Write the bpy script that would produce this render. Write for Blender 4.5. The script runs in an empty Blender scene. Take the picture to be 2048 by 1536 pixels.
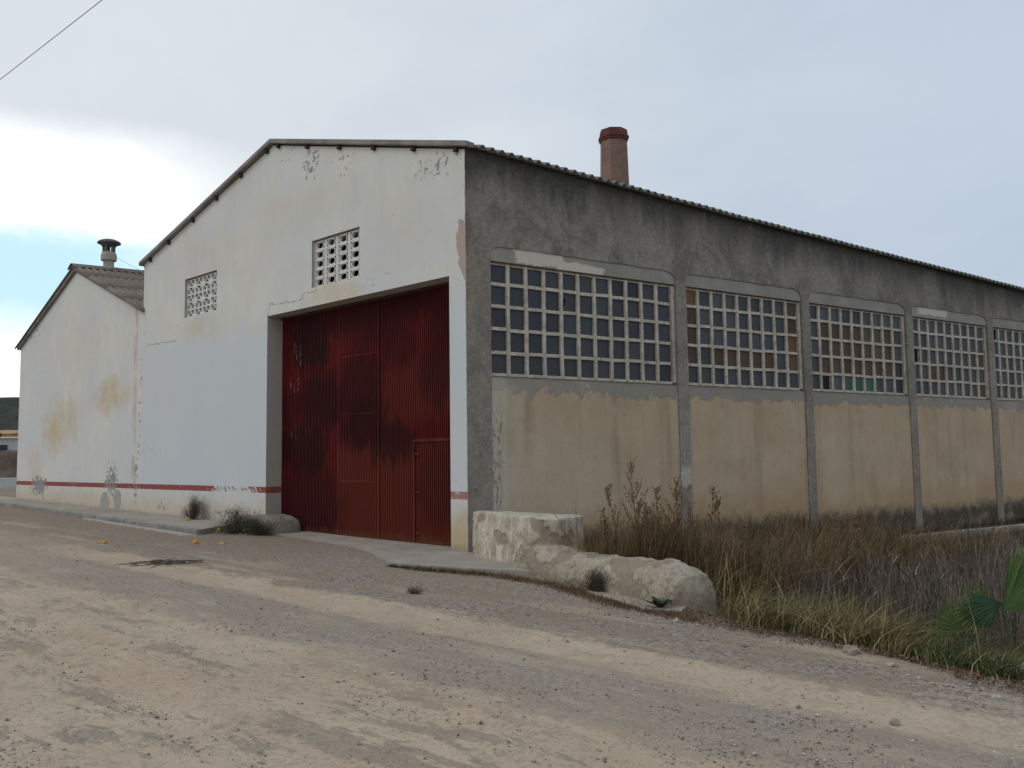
import bpy, math, random
import numpy as np
from mathutils import Matrix, Vector, noise as mnoise
from mathutils.geometry import tessellate_polygon

random.seed(7)
rng = np.random.default_rng(7)
scene = bpy.context.scene
COL = scene.collection
PI = math.pi

# ------------------------------------------------------------------ camera
camd = bpy.data.cameras.new("camera")
cam = bpy.data.objects.new("camera", camd)
COL.objects.link(cam)
camd.sensor_fit = 'HORIZONTAL'
camd.sensor_width = 36.0
camd.lens = 36.0 * 1768.99 / 2048.0
camd.clip_start = 0.05
camd.clip_end = 6000
cam.matrix_world = (Matrix.Translation((0, 0, 1.7)) @ Matrix.Rotation(PI / 2 + 0.0830183, 4, 'X')
                    @ Matrix.Rotation(-0.0134548, 4, 'Z'))
scene.camera = cam

# ------------------------------------------------------------------ view
scene.view_settings.view_transform = 'Standard'
scene.view_settings.look = 'None'
scene.view_settings.exposure = 0.0
scene.view_settings.gamma = 1.0
scene.view_settings.use_curve_mapping = False
scene.render.engine = 'CYCLES'
scene.cycles.max_bounces = 6
scene.cycles.diffuse_bounces = 3

# ------------------------------------------------------------------ sun direction
SUN_AZ = math.radians(-98)      # from +Y towards +X
SUN_EL = math.radians(42)
SUN_DIR = Vector((math.sin(SUN_AZ) * math.cos(SUN_EL), math.cos(SUN_AZ) * math.cos(SUN_EL), math.sin(SUN_EL)))


# ------------------------------------------------------------------ node expression helper
class X:
    """A socket that can be used in arithmetic."""
    def __init__(s, t, sock):
        s.t, s.s = t, sock

    def _m(s, op, *a):
        return s.t.math(op, s, *a)
    def __add__(s, o): return s._m('ADD', o)
    __radd__ = __add__
    def __mul__(s, o): return s._m('MULTIPLY', o)
    __rmul__ = __mul__
    def __sub__(s, o): return s._m('SUBTRACT', o)
    def __rsub__(s, o): return s.t.math('SUBTRACT', o, s)
    def __truediv__(s, o): return s._m('DIVIDE', o)
    def __neg__(s): return s._m('MULTIPLY', -1.0)
    def mx(s, o): return s._m('MAXIMUM', o)
    def mn(s, o): return s._m('MINIMUM', o)
    def abs(s): return s._m('ABSOLUTE')
    def pow(s, o): return s._m('POWER', o)
    def sm(s, a, b):
        """0 at a, 1 at b, smooth (a may be larger than b)."""
        n = s.t.new('ShaderNodeMapRange')
        n.interpolation_type = 'SMOOTHSTEP'
        s.t.put(n.inputs['Value'], s)
        if a < b:
            v = (a, b, 0, 1)
        else:
            v = (b, a, 1, 0)
        for k, q in zip(('From Min', 'From Max', 'To Min', 'To Max'), v):
            n.inputs[k].default_value = q
        return X(s.t, n.outputs['Result'])


class T:
    def __init__(s, tree):
        s.tree = tree

    def new(s, kind):
        return s.tree.nodes.new(kind)

    def put(s, inp, v):
        if isinstance(v, X):
            s.tree.links.new(v.s, inp)
        elif isinstance(v, (tuple, list)) and inp.type == 'RGBA':
            inp.default_value = tuple(v) if len(v) == 4 else tuple(v) + (1,)
        else:
            inp.default_value = v

    def math(s, op, *a):
        n = s.new('ShaderNodeMath')
        n.operation = op
        for i, v in enumerate(a):
            s.put(n.inputs[i], v)
        return X(s, n.outputs[0])

    def xyz(s, kind='Object'):
        n = s.new('ShaderNodeTexCoord')
        p = n.outputs[kind]
        q = s.new('ShaderNodeSeparateXYZ')
        s.tree.links.new(p, q.inputs[0])
        return X(s, p), X(s, q.outputs[0]), X(s, q.outputs[1]), X(s, q.outputs[2])

    def vec(s, x=0.0, y=0.0, z=0.0):
        n = s.new('ShaderNodeCombineXYZ')
        for i, v in enumerate((x, y, z)):
            s.put(n.inputs[i], v)
        return X(s, n.outputs[0])

    def noise(s, v, scale, detail=4.0, rough=0.55, dist=0.0):
        n = s.new('ShaderNodeTexNoise')
        s.put(n.inputs['Vector'], v)
        n.inputs['Scale'].default_value = scale
        n.inputs['Detail'].default_value = detail
        n.inputs['Roughness'].default_value = rough
        n.inputs['Distortion'].default_value = dist
        return X(s, n.outputs['Fac'])

    def voro(s, v, scale, feature='F1', out='Distance'):
        n = s.new('ShaderNodeTexVoronoi')
        n.feature = feature
        s.put(n.inputs['Vector'], v)
        n.inputs['Scale'].default_value = scale
        return X(s, n.outputs[out])

    def mix(s, f, a, b, mode='MIX'):
        n = s.new('ShaderNodeMix')
        n.data_type = 'RGBA'
        n.blend_type = mode
        n.clamp_factor = True
        s.put(n.inputs[0], f)
        s.put(n.inputs[6], a)
        s.put(n.inputs[7], b)
        return X(s, n.outputs[2])

    def attr(s, name, out='Fac'):
        n = s.new('ShaderNodeAttribute')
        n.attribute_name = name
        return X(s, n.outputs[out])

    def rand(s):
        return X(s, s.new('ShaderNodeObjectInfo').outputs['Random'])

    def ell(s, px, pz, cx, cz, rx, rz, soft=0.5):
        """soft ellipse mask, 1 inside."""
        dx = (px - cx) * (1.0 / rx)
        dz = (pz - cz) * (1.0 / rz)
        d = (dx * dx + dz * dz).pow(0.5)
        return d.sm(1.0 + soft * 0.5, 1.0 - soft * 0.5)

    def seg(s, px, pz, ax, az, bx, bz, w):
        """1 on the segment a-b, 0 further than w."""
        ux, uz = bx - ax, bz - az
        L2 = ux * ux + uz * uz
        t = ((px - ax) * (ux / L2) + (pz - az) * (uz / L2)).mx(0.0).mn(1.0)
        dx = px - ax - t * ux
        dz = pz - az - t * uz
        return (dx * dx + dz * dz).pow(0.5).sm(w, w * 0.35)


def mat(name, build, rough=0.9, spec=0.2):
    m = bpy.data.materials.new(name)
    m.use_nodes = True
    t = T(m.node_tree)
    b = m.node_tree.nodes['Principled BSDF']
    b.inputs['Roughness'].default_value = rough
    b.inputs['Specular IOR Level'].default_value = spec
    r = build(t)
    if not isinstance(r, tuple) or not isinstance(r[0], (X, tuple)):
        r = (r,)
    t.put(b.inputs['Base Color'], r[0])
    if len(r) > 1 and r[1] is not None:
        n = t.new('ShaderNodeBump')
        n.inputs['Strength'].default_value = r[2] if len(r) > 2 else 0.5
        n.inputs['Distance'].default_value = r[3] if len(r) > 3 else 0.02
        t.put(n.inputs['Height'], r[1])
        m.node_tree.links.new(n.outputs[0], b.inputs['Normal'])
    if len(r) > 4:
        t.put(b.inputs['Roughness'], r[4])
    return m


# ------------------------------------------------------------------ world
world = bpy.data.worlds.new("World")
scene.world = world
world.use_nodes = True
wt = T(world.node_tree)
bg = world.node_tree.nodes['Background']
sky = wt.new('ShaderNodeTexSky')
sky.sky_type = 'NISHITA'
sky.sun_disc = False
sky.sun_elevation = SUN_EL
sky.sun_rotation = SUN_AZ
sky.dust_density = 1.5
_, wx, wy, wz = wt.xyz('Generated')
den = wz.mx(0.0) + 0.16
cu = wx / den
cv = wy / den
cp = wt.vec(cu * 0.8 + cv * 0.25, cv * 0.55 - cu * 0.1, 0.0)
n1 = wt.noise(cp, 0.9, 6, 0.55, 0.3)
n2 = wt.noise(cp, 3.1, 6, 0.6, 0.2)
az = wt.math('ARCTAN2', wx, wy) * (180 / PI)
left = az.sm(-13.0, -27.0) * az.sm(-95.0, -62.0)
wob = (n1 - 0.5) * 0.16 + (n2 - 0.5) * 0.10
ez = wz + wob * 0.55
cloud = wt.mix(n1.sm(0.30, 0.70), (5.2, 6.0, 6.95), (6.8, 7.4, 8.0))
cloud = wt.mix(n2.sm(0.35, 0.75) * 0.35, cloud, (7.5, 8.0, 8.5))
cloud = wt.mix(az.sm(-4.0, 32.0) * az.sm(150.0, 90.0) * 0.6, cloud, (4.6, 5.65, 7.0))
cloud = wt.mix(az.sm(12.0, -34.0) * az.sm(-120.0, -70.0) * 0.6, cloud, (7.9, 8.3, 8.7))
white = left * ez.sm(0.345, 0.285)
cloud = wt.mix(white, cloud, (12.6, 12.7, 12.8))
gap = left * ez.sm(0.245, 0.210) * ez.sm(0.085, 0.165)
haze_low = wz.sm(0.12, 0.02) * 0.5
skyc = wt.mix(0.8, X(wt, sky.outputs[0]), (6.2, 9.8, 11.4))
col = wt.mix(gap * 0.92, cloud, skyc)
col = wt.mix(haze_low * (1.0 - left), col, (8.0, 8.3, 8.6))
wt.put(bg.inputs['Color'], col)
bg.inputs['Strength'].default_value = 0.1

# ------------------------------------------------------------------ sun
sund = bpy.data.lights.new("sun", 'SUN')
sund.energy = 0.7
sund.angle = math.radians(24)
sund.color = (1.0, 0.95, 0.88)
sun = bpy.data.objects.new("sun", sund)
COL.objects.link(sun)
sun.location = (-20, 0, 30)
sun.rotation_euler = SUN_DIR.to_track_quat('Z', 'Y').to_euler()

# ------------------------------------------------------------------ frames
# front frame: X to the right along the gable wall, Y into the building, Z up; origin at the corner base
CORNER = Vector((-0.818, 15.951, 0.0))
PSI = 0.7573007
ASD = PI - 0.7573007 - 1.7976163
FR = Matrix.Translation(CORNER) @ Matrix.Rotation(-PSI, 4, 'Z')
S_IN_F = Matrix.Rotation(ASD + PSI, 4, 'Z')          # side frame seen from the front frame
SD = FR @ S_IN_F
SX, SY = math.cos(ASD + PSI), math.sin(ASD + PSI)     # side direction in the front frame


def F2W(a, b, z=0.0):
    return FR @ Vector((a, b, z))


def S2F(v, y):
    return (v * SX - y * SY, v * SY + y * SX)


# ------------------------------------------------------------------ mesh helpers
def link(o, parent=None, M=None):
    COL.objects.link(o)
    if parent is not None:
        o.parent = parent
    if M is not None:
        o.matrix_local = M
    return o


def mesh(name, V, Fc, smooth=False):
    me = bpy.data.meshes.new(name)
    me.from_pydata([tuple(v) for v in V], [], [tuple(f) for f in Fc])
    if smooth:
        me.polygons.foreach_set('use_smooth', [True] * len(me.polygons))
    me.update()
    return me


def obj(name, V, Fc, m, parent=None, M=None, smooth=False, bevel=0.0):
    me = mesh(name, V, Fc, smooth)
    me.materials.append(m)
    o = bpy.data.objects.new(name, me)
    link(o, parent, M)
    if bevel:
        b = o.modifiers.new('bevel', 'BEVEL')
        b.width = bevel
        b.segments = 2
        b.limit_method = 'ANGLE'
    return o


def empty(name, M, label, cat, group=None):
    o = bpy.data.objects.new(name, None)
    o.empty_display_size = 0.3
    COL.objects.link(o)
    o.matrix_world = M
    return tag(o, label, cat, group)


def tag(o, label=None, cat=None, group=None, kind=None):
    if label: o['label'] = label
    if cat: o['category'] = cat
    if group: o['group'] = group
    if kind: o['kind'] = kind
    return o


class MB:
    def __init__(s):
        s.V, s.F = [], []

    def add(s, V, Fc):
        k = len(s.V)
        s.V += [tuple(v) for v in V]
        s.F += [tuple(i + k for i in f) for f in Fc]
        return s

    def box(s, x0, x1, y0, y1, z0, z1):
        return s.add([(x0, y0, z0), (x1, y0, z0), (x1, y1, z0), (x0, y1, z0),
                      (x0, y0, z1), (x1, y0, z1), (x1, y1, z1), (x0, y1, z1)],
                     [(3, 2, 1, 0), (4, 5, 6, 7), (0, 1, 5, 4), (1, 2, 6, 5), (2, 3, 7, 6), (3, 0, 4, 7)])

    def prism_xz(s, pts, y0, y1):
        """polygon in XZ (counter-clockwise seen from -Y) extruded from y0 (front) to y1."""
        n = len(pts)
        V = [(x, y0, z) for x, z in pts] + [(x, y1, z) for x, z in pts]
        Fc = [tuple(range(n)), tuple(range(2 * n - 1, n - 1, -1))]
        Fc += [(i, i + n, (i + 1) % n + n, (i + 1) % n) for i in range(n)]
        return s.add(V, Fc)

    def prism_xy(s, pts, z0, z1):
        n = len(pts)
        f0 = z0 if callable(z0) else (lambda x, y: z0)
        f1 = z1 if callable(z1) else (lambda x, y: z1)
        V = [(x, y, f0(x, y)) for x, y in pts] + [(x, y, f1(x, y)) for x, y in pts]
        Fc = [tuple(range(n - 1, -1, -1)), tuple(range(n, 2 * n))]
        Fc += [(i, (i + 1) % n, (i + 1) % n + n, i + n) for i in range(n)]
        return s.add(V, Fc)

    def holed(s, outer, holes, y0, y1):
        loops = [outer] + holes
        flat = [p for l in loops for p in l]
        tris = tessellate_polygon([[Vector((x, z, 0)) for x, z in l] for l in loops])
        n = len(flat)
        V = [(x, y0, z) for x, z in flat] + [(x, y1, z) for x, z in flat]
        Fc = [tuple(t) for t in tris] + [tuple(i + n for i in reversed(t)) for t in tris]
        k = 0
        for l in loops:
            m_ = len(l)
            for i in range(m_):
                j = (i + 1) % m_
                Fc.append((k + i, k + i + n, k + j + n, k + j))
            k += m_
        return s.add(V, Fc)

    def tube(s, pts, rad, n=6, cap=True):
        pts = [Vector(p) for p in pts]
        rr = rad if isinstance(rad, (list, tuple)) else [rad] * len(pts)
        V, Fc = [], []
        up = Vector((0, 0, 1))
        for i, p in enumerate(pts):
            d = (pts[min(i + 1, len(pts) - 1)] - pts[max(i - 1, 0)]).normalized()
            a = d.cross(up if abs(d.z) < 0.9 else Vector((1, 0, 0))).normalized()
            b = d.cross(a)
            for k in range(n):
                q = 2 * PI * k / n
                V.append(p + (a * math.cos(q) + b * math.sin(q)) * rr[i])
        for i in range(len(pts) - 1):
            for k in range(n):
                Fc.append((i * n + k, i * n + (k + 1) % n, (i + 1) * n + (k + 1) % n, (i + 1) * n + k))
        if cap:
            Fc.append(tuple(range(n - 1, -1, -1)))
            Fc.append(tuple((len(pts) - 1) * n + k for k in range(n)))
        return s.add(V, Fc)

    def lathe(s, prof, n=16, c=(0, 0)):
        V, Fc = [], []
        for r, z in prof:
            for k in range(n):
                q = 2 * PI * (k + 0.5) / n
                V.append((c[0] + r * math.cos(q), c[1] + r * math.sin(q), z))
        for i in range(len(prof) - 1):
            for k in range(n):
                Fc.append((i * n + k, i * n + (k + 1) % n, (i + 1) * n + (k + 1) % n, (i + 1) * n + k))
        Fc.append(tuple(range(n - 1, -1, -1)))
        Fc.append(tuple((len(prof) - 1) * n + k for k in range(n)))
        return s.add(V, Fc)

    def obj(s, name, m, parent=None, M=None, smooth=False, bevel=0.0):
        return obj(name, s.V, s.F, m, parent, M, smooth, bevel)


def fbm(p, sc, oct_=4):
    return mnoise.fractal(Vector(p) * sc, 1.0, 2.0, oct_)


# ------------------------------------------------------------------ ground height (front-frame coordinates)
EDGE_A = [-200, 2.4, 4.4, 6.3, 8.1, 9.6, 12.0, 16.0, 25.0, 200]
EDGE_B = [-0.4, -0.9, -1.75, -2.45, -2.9, -3.25, -3.8, -4.7, -7.0, -50]


def sstep(x, a, b):
    t = np.clip((x - a) / (b - a), 0, 1)
    return t * t * (3 - 2 * t)


def plot_d(a, b):
    return (b - np.interp(a, EDGE_A, EDGE_B)) * 1.0


def right_of(a, b, soft):
    thr = np.interp(b, [-0.4, 0.5], [2.7, 0.15])
    return sstep(a - thr, 0.0, soft)


def ground_h(a, b):
    a = np.asarray(a, float)
    b = np.asarray(b, float)
    z = -0.0145 * np.clip(a, -70, 30) - 0.012 * np.clip(b, -16, 0)
    d = plot_d(a, b)
    w = right_of(a, b, 0.9) * sstep(d, 0.0, 1.5)
    z = z - 0.30 * w
    return z


def gz(a, b):
    return float(ground_h(a, b))


def road_relief(a, b):
    z = 0.020 * np.sin(b * 3.1 + 0.5 * np.sin(a * 0.25)) * sstep(-b, 3.5, 5.0) * (0.6 + 0.4 * np.sin(a * 0.9 + b))
    return z


# ================================================================== MATERIALS
def m_white_wall(t):
    p, x, y, z = t.xyz()
    big = t.noise(p, 0.45, 5, 0.6)
    med = t.noise(p, 2.2, 5, 0.6)
    fine = t.noise(p, 14.0, 4, 0.6)
    vert = t.noise(t.vec(x * 2.2, y, z * 0.16), 1.0, 5, 0.6)
    dx = x + (t.noise(p, 1.3, 4, 0.6) - 0.5) * 1.5
    dz = z + (t.noise(t.vec(x + 31.0, y, z), 1.3, 4, 0.6) - 0.5) * 1.5
    fx = x + (t.noise(p, 6.0, 4, 0.65) - 0.5) * 0.30
    fz = z + (t.noise(t.vec(x + 11.0, y, z + 3.0), 6.0, 4, 0.65) - 0.5) * 0.30
    hgt = z + x * 0.0145
    c = t.mix(big.sm(0.35, 0.68), (0.58, 0.59, 0.59), (0.645, 0.63, 0.585))
    c = t.mix(t.noise(p, 1.0, 7, 0.72).sm(0.46, 0.66) * 0.5 * z.sm(2.0, 5.0), c, (0.58, 0.54, 0.45))
    c = t.mix(med.sm(0.45, 0.75) * 0.30, c, (0.56, 0.53, 0.45))
    c = t.mix(t.noise(p, 5.5, 6, 0.75).sm(0.56, 0.70) * 0.25, c, (0.50, 0.48, 0.42))
    c = t.mix(vert.sm(0.52, 0.78) * 0.30, c, (0.47, 0.49, 0.50))
    coat = x.sm(-13.55, -13.45) * (z + (t.noise(p, 1.1, 6, 0.7) - 0.5) * 1.6).sm(5.3, 4.4) * z.sm(0.5, 1.3)
    c = t.mix(coat * 0.7, c, (0.54, 0.58, 0.61))
    # broad ochre damp patches
    och = None
    for cx, cz, rx, rz, k in ((-20.2, 2.75, 0.9, 0.55, 0.9), (-19.2, 3.2, 1.2, 0.7, 0.55), (-15.6, 3.75, 1.2, 0.45, 0.75),
                              (-18.2, 5.5, 2.2, 1.0, 0.15), (-9.0, 6.9, 2.5, 0.6, 0.16), (-4.2, 5.25, 1.0, 0.25, 0.45),
                              (-21.9, 1.6, 0.6, 0.7, 0.4), (-10.0, 5.2, 1.0, 0.35, 0.35), (-5.5, 7.4, 2.0, 0.5, 0.15), (-1.9, 6.2, 0.8, 0.9, 0.1)):
        e = t.ell(dx, dz, cx, cz, rx, rz, 1.3) * k
        och = e if och is None else och.mx(e)
    och = och * (t.noise(p, 3.2, 6, 0.72) * 0.9 + vert * 0.6).sm(0.45, 0.85)
    c = t.mix(och * 1.15, c, (0.55, 0.43, 0.26))
    # rising damp along the foot of the wall
    damp = (hgt + (med - 0.5) * 1.1 - x.sm(-0.7, -0.3) * 0.12).sm(1.0, 0.15) * (1.0 + x.sm(-0.7, -0.3) * 0.6)
    c = t.mix(damp * 0.62, c, (0.50, 0.39, 0.235))
    c = t.mix((hgt + (fine - 0.5) * 0.35).sm(0.22, 0.04) * 0.55, c, (0.25, 0.20, 0.14))
    # red painted line
    band = (fz * 0.06 + z * 0.94 - 1.03).abs().sm(0.075, 0.066)
    wear = (t.noise(p, 9.0, 5, 0.7) + t.ell(x, z, -8.2, 1.03, 1.1, 0.5, 1.2) * 0.22 + t.ell(x, z, 0.0, 1.03, 0.6, 0.5, 1) * 0.05).sm(0.60, 0.72)
    c = t.mix(band * (1.0 - wear), c, t.mix(x.sm(-0.9, -0.4) * 0.75, (0.27, 0.065, 0.06), (0.36, 0.22, 0.185)))
    # pink vertical run of old paint beside the joint
    run = (fx * 0.5 + x * 0.5 + 13.95).abs().sm(0.20, 0.02) * z.sm(0.9, 1.6) * t.noise(t.vec(x, y, z * 0.5), 2.2, 4, 0.6).sm(0.36, 0.55)
    c = t.mix(run * 0.6, c, (0.45, 0.26, 0.23))
    # flaked paint
    flake = None
    for cx, cz, rx, rz, k in ((-5.0, 8.35, 0.45, 0.36, 0.15), (-3.75, 8.05, 0.42, 0.32, 0.12), (-0.8, 7.3, 0.75, 0.30, 0.12), (-6.0, 8.75, 0.4, 0.25, 0.1),
                              (-15.4, 1.15, 0.45, 0.55, 0.22), (-21.45, 0.95, 0.75, 0.35, 0.26), (-20.3, 0.55, 1.2, 0.3, 0.1), (-13.75, 1.3, 0.15, 0.8, 0.14),
                              (-13.6, 3.4, 0.15, 1.6, 0.10), (-8.1, 0.42, 1.3, 0.14, 0.17), (-12.0, 0.5, 0.3, 0.2, 0.14), (-22.0, 6.3, 0.9, 0.5, 0.08),
                              (-0.3, 0.6, 0.5, 0.7, 0.04), (-2.5, 5.35, 1.2, 0.2, 0.05), (-12.8, 2.1, 1.0, 0.3, 0.06)):
        e = t.ell(x, z, cx, cz, rx, rz, 1.2) * k
        flake = e if flake is None else flake.mx(e)
    pk = (t.noise(p, 7.5, 5, 0.7) + flake).sm(0.665, 0.69)
    c = t.mix(pk, c, (0.27, 0.265, 0.255))
    # hexagonal cement repairs
    rep = t.ell(x + (med - 0.5) * 0.12, z, -15.9, 0.47, 0.33, 0.36, 0.05).mx(t.ell(x + (med - 0.5) * 0.12, z, -14.98, 0.62, 0.27, 0.30, 0.05))
    c = t.mix(rep, c, t.mix(fine, (0.30, 0.29, 0.26), (0.40, 0.38, 0.33)))
    # render fallen off at the corner
    lost = t.ell(x + (t.noise(p, 3.0, 6, 0.72) - 0.5) * 0.6, z + x * 1.2, 0.05, 5.45, 0.28, 0.55, 0.06).mx((x + (t.noise(p, 6.0, 6, 0.75) - 0.5) * 0.10).sm(-0.012, 0.0))
    c = t.mix(lost, c, (0.40, 0.325, 0.275))
    # cracks
    cx_ = x + (t.noise(p, 2.2, 5, 0.7) - 0.5) * 0.4
    cz_ = z + (t.noise(t.vec(x + 7.0, y, z), 2.2, 5, 0.7) - 0.5) * 0.4
    crk = None
    for q in ((-6.75, 5.12, -6.62, 5.38), (-6.62, 5.34, -5.35, 5.30), (-5.35, 5.30, -5.2, 5.42), (-5.2, 5.42, -4.75, 5.42), (-4.75, 5.42, -4.72, 5.62),
              (-13.2, 5.02, -11.3, 4.97), (-13.35, 6.0, -13.3, 5.3)):
        e = t.seg(cx_, cz_, *q, 0.016)
        crk = e if crk is None else crk.mx(e)
    crk = crk * t.noise(p, 1.7, 4, 0.7).sm(0.36, 0.5)
    c = t.mix(crk * 0.7, c, (0.12, 0.11, 0.10))
    c = t.mix((fine - 0.5).abs() * 0.25, c, (0.60, 0.60, 0.60))
    h = fine * 0.35 + med * 0.5 - pk * 0.5 - lost * 1.5 - crk * 0.6
    return c, h, 0.35, 0.03


def m_roughcast(t):
    p, x, y, z = t.xyz()
    big = t.noise(p, 0.45, 6, 0.65)
    blot = t.noise(t.vec(x + 9.0, y, z * 0.8), 1.1, 6, 0.7, 0.6)
    st = t.noise(t.vec(x * 1.1, y, z * 0.20), 1.0, 6, 0.7)
    g = t.noise(p, 11.0, 7, 0.75)
    g2 = t.noise(p, 5.0, 6, 0.75)
    c = t.mix(big.sm(0.3, 0.7), (0.32, 0.285, 0.24), (0.42, 0.38, 0.33))
    c = t.mix(blot.sm(0.46, 0.62) * 0.75, c, (0.20, 0.178, 0.152))
    soot_shade = (7.47 - z - x * 0.0425 + (st - 0.5) * 2.6 + (blot - 0.5) * 1.6).sm(1.05, 0.05)
    c = t.mix(soot_shade * 0.85, c, (0.062, 0.060, 0.060))  # soot and eave shade painted together, darkest just under the roof edge
    drip = (t.noise(t.vec(x * 0.55 + 4.0, y, z * 0.10), 1.0, 4, 0.6)).sm(0.56, 0.66) * z.sm(5.2, 6.8)
    c = t.mix(drip * 0.7, c, (0.11, 0.104, 0.098))
    c = t.mix(g2.sm(0.55, 0.72) * 0.35, c, (0.42, 0.40, 0.36))
    # block courses ghosting through
    crs = ((z * 2.6 + (g2 - 0.5) * 0.25)._m('FRACT') - 0.5).abs().sm(0.05, 0.0) * t.ell(x, z, 3.4, 6.2, 1.6, 0.5, 1.0)
    c = t.mix(crs * 0.25, c, (0.14, 0.135, 0.13))
    c = t.mix(g.sm(0.34, 0.70), t.mix(0.32, c, (0.04, 0.04, 0.035)), t.mix(0.08, c, (0.6, 0.56, 0.5)))
    return c, g * 1.0 + g2 * 0.9 + t.noise(p, 40.0, 3, 0.7) * 0.5, 0.9, 0.035


def m_smooth_cement(t):
    p, x, y, z = t.xyz()
    n = t.noise(p, 1.2, 5, 0.6)
    g = t.noise(p, 18.0, 4, 0.6)
    c = t.mix(n.sm(0.3, 0.7), (0.29, 0.27, 0.235), (0.37, 0.345, 0.305))
    c = t.mix(t.noise(p, 4.0, 6, 0.7).sm(0.5, 0.7) * 0.4, c, (0.24, 0.205, 0.17))
    fx = x + (t.noise(p, 4.0, 6, 0.72) - 0.5) * 0.55
    fz = z + (t.noise(t.vec(x + 5.0, y, z), 4.0, 6, 0.75) - 0.5) * 0.22
    # remains of white plaster over two of the windows
    pl = (fx.sm(1.08, 1.10) * fx.sm(2.24, 2.22) * fz.sm(5.39, 5.41)).mx(
        fx.sm(2.1, 2.12) * fx.sm(3.32, 3.28) * (fz + x * 0.03).sm(5.632, 5.60)).mx(
        fx.sm(14.3, 14.4) * fx.sm(15.75, 15.65) * fz.sm(5.44, 5.48))
    c = t.mix(pl, c, t.mix(g, (0.55, 0.50, 0.42), (0.66, 0.61, 0.53)))
    return c, g + pl * 1.5, 0.4, 0.015


def m_bay_panel(t):
    p, x, y, z = t.xyz()
    big = t.noise(p, 0.8, 5, 0.6)
    st = t.noise(t.vec(x * 2.4, y, z * 0.22), 1.0, 5, 0.6)
    g = t.noise(p, 16.0, 4, 0.65)
    c = t.mix(big.sm(0.3, 0.7), (0.475, 0.35, 0.232), (0.555, 0.425, 0.292))
    c = t.mix(x.sm(2.0, 0.6) * x.sm(-1.0, 0.6) * 0.5 * big.sm(0.3, 0.6), c, (0.50, 0.46, 0.37))
    bay = t.noise(t.vec(x * 0.31, 0.0, 2.0), 1.0, 2, 0.5)
    c = t.mix(bay.sm(0.5, 0.72) * 0.45, c, (0.42, 0.32, 0.225))
    pale = t.ell(x + (big - 0.5) * 2.0, z + (st - 0.5) * 1.6, 1.9, 1.25, 1.5, 0.9, 1.0)
    c = t.mix(pale * 0.4, c, (0.57, 0.50, 0.385))
    run = t.noise(t.vec(x * 5.5, y, z * 0.16 + 2.0), 1.0, 6, 0.7).sm(0.56, 0.70) * (z + (st - 0.5) * 3.0).sm(0.6, 2.4)
    c = t.mix(run * 0.45, c, (0.25, 0.185, 0.125))
    c = t.mix(t.noise(p, 5.5, 7, 0.78).sm(0.54, 0.66) * 0.35, c, (0.31, 0.235, 0.16))
    c = t.mix(st.sm(0.48, 0.76) * 0.48, c, (0.30, 0.215, 0.14))
    c = t.mix(t.noise(p, 3.0, 5, 0.7).sm(0.55, 0.75) * 0.35, c, (0.32, 0.28, 0.21))
    c = t.mix((t.noise(t.vec(x * 6.0, y, z * 1.2), 1.0, 5, 0.7) - 0.5).abs() * 0.5, c, (0.28, 0.23, 0.17))
    # bare grey render under the sill with a ragged edge
    rag = (z + (t.noise(t.vec(x, y, z), 2.6, 6, 0.72) - 0.5) * (0.7 + x.sm(5.3, 5.0) * 0.35)).sm(2.90, 2.96)
    rag = rag.mx((st + z * 0.12).sm(0.98, 1.02) * z.sm(1.8, 2.6) * 0.6)
    c = t.mix(rag, c, t.mix(big, (0.26, 0.235, 0.205), (0.36, 0.33, 0.285)))
    wh = (t.noise(p, 7.0, 4, 0.7) + z.sm(3.0, 3.1) * 0.06).sm(0.70, 0.73) * z.sm(2.75, 2.95)
    c = t.mix(wh, c, (0.55, 0.50, 0.42))
    # flaking strip by the left end of the first bay
    fl = x.sm(0.86, 0.70) * (t.noise(t.vec(x * 3.0, y, z), 6.0, 5, 0.7)).sm(0.52, 0.56) * z.sm(2.9, 2.2)
    c = t.mix(fl, c, (0.24, 0.225, 0.19))
    c = t.mix(x.sm(0.92, 0.80) * 0.5 * (1.0 - fl), c, (0.54, 0.50, 0.40))
    # damp and moss at the foot
    foot = z + (big - 0.5) * 0.9 - x * 0.016
    c = t.mix(foot.sm(0.85, 0.25) * 0.5, c, (0.42, 0.27, 0.14))
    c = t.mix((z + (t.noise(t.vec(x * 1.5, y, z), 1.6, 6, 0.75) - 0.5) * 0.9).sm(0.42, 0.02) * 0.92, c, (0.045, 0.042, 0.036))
    # hairline cracks and joints of the block work
    c = t.mix(((z - 1.55 + (big - 0.5) * 0.10).abs()).sm(0.02, 0.0) * 0.3 * st.sm(0.45, 0.6), c, (0.24, 0.19, 0.13))
    c = t.mix(t.noise(t.vec(x * 0.8, y, z * 0.8 + 4.0), 1.0, 6, 0.7).sm(0.50, 0.70) * 0.45, c, (0.58, 0.50, 0.38))
    c = t.mix((g - 0.5).abs() * 0.5, c, (0.30, 0.25, 0.18))
    return c, g * 0.6 + rag * 0.9, 0.45, 0.02


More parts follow.
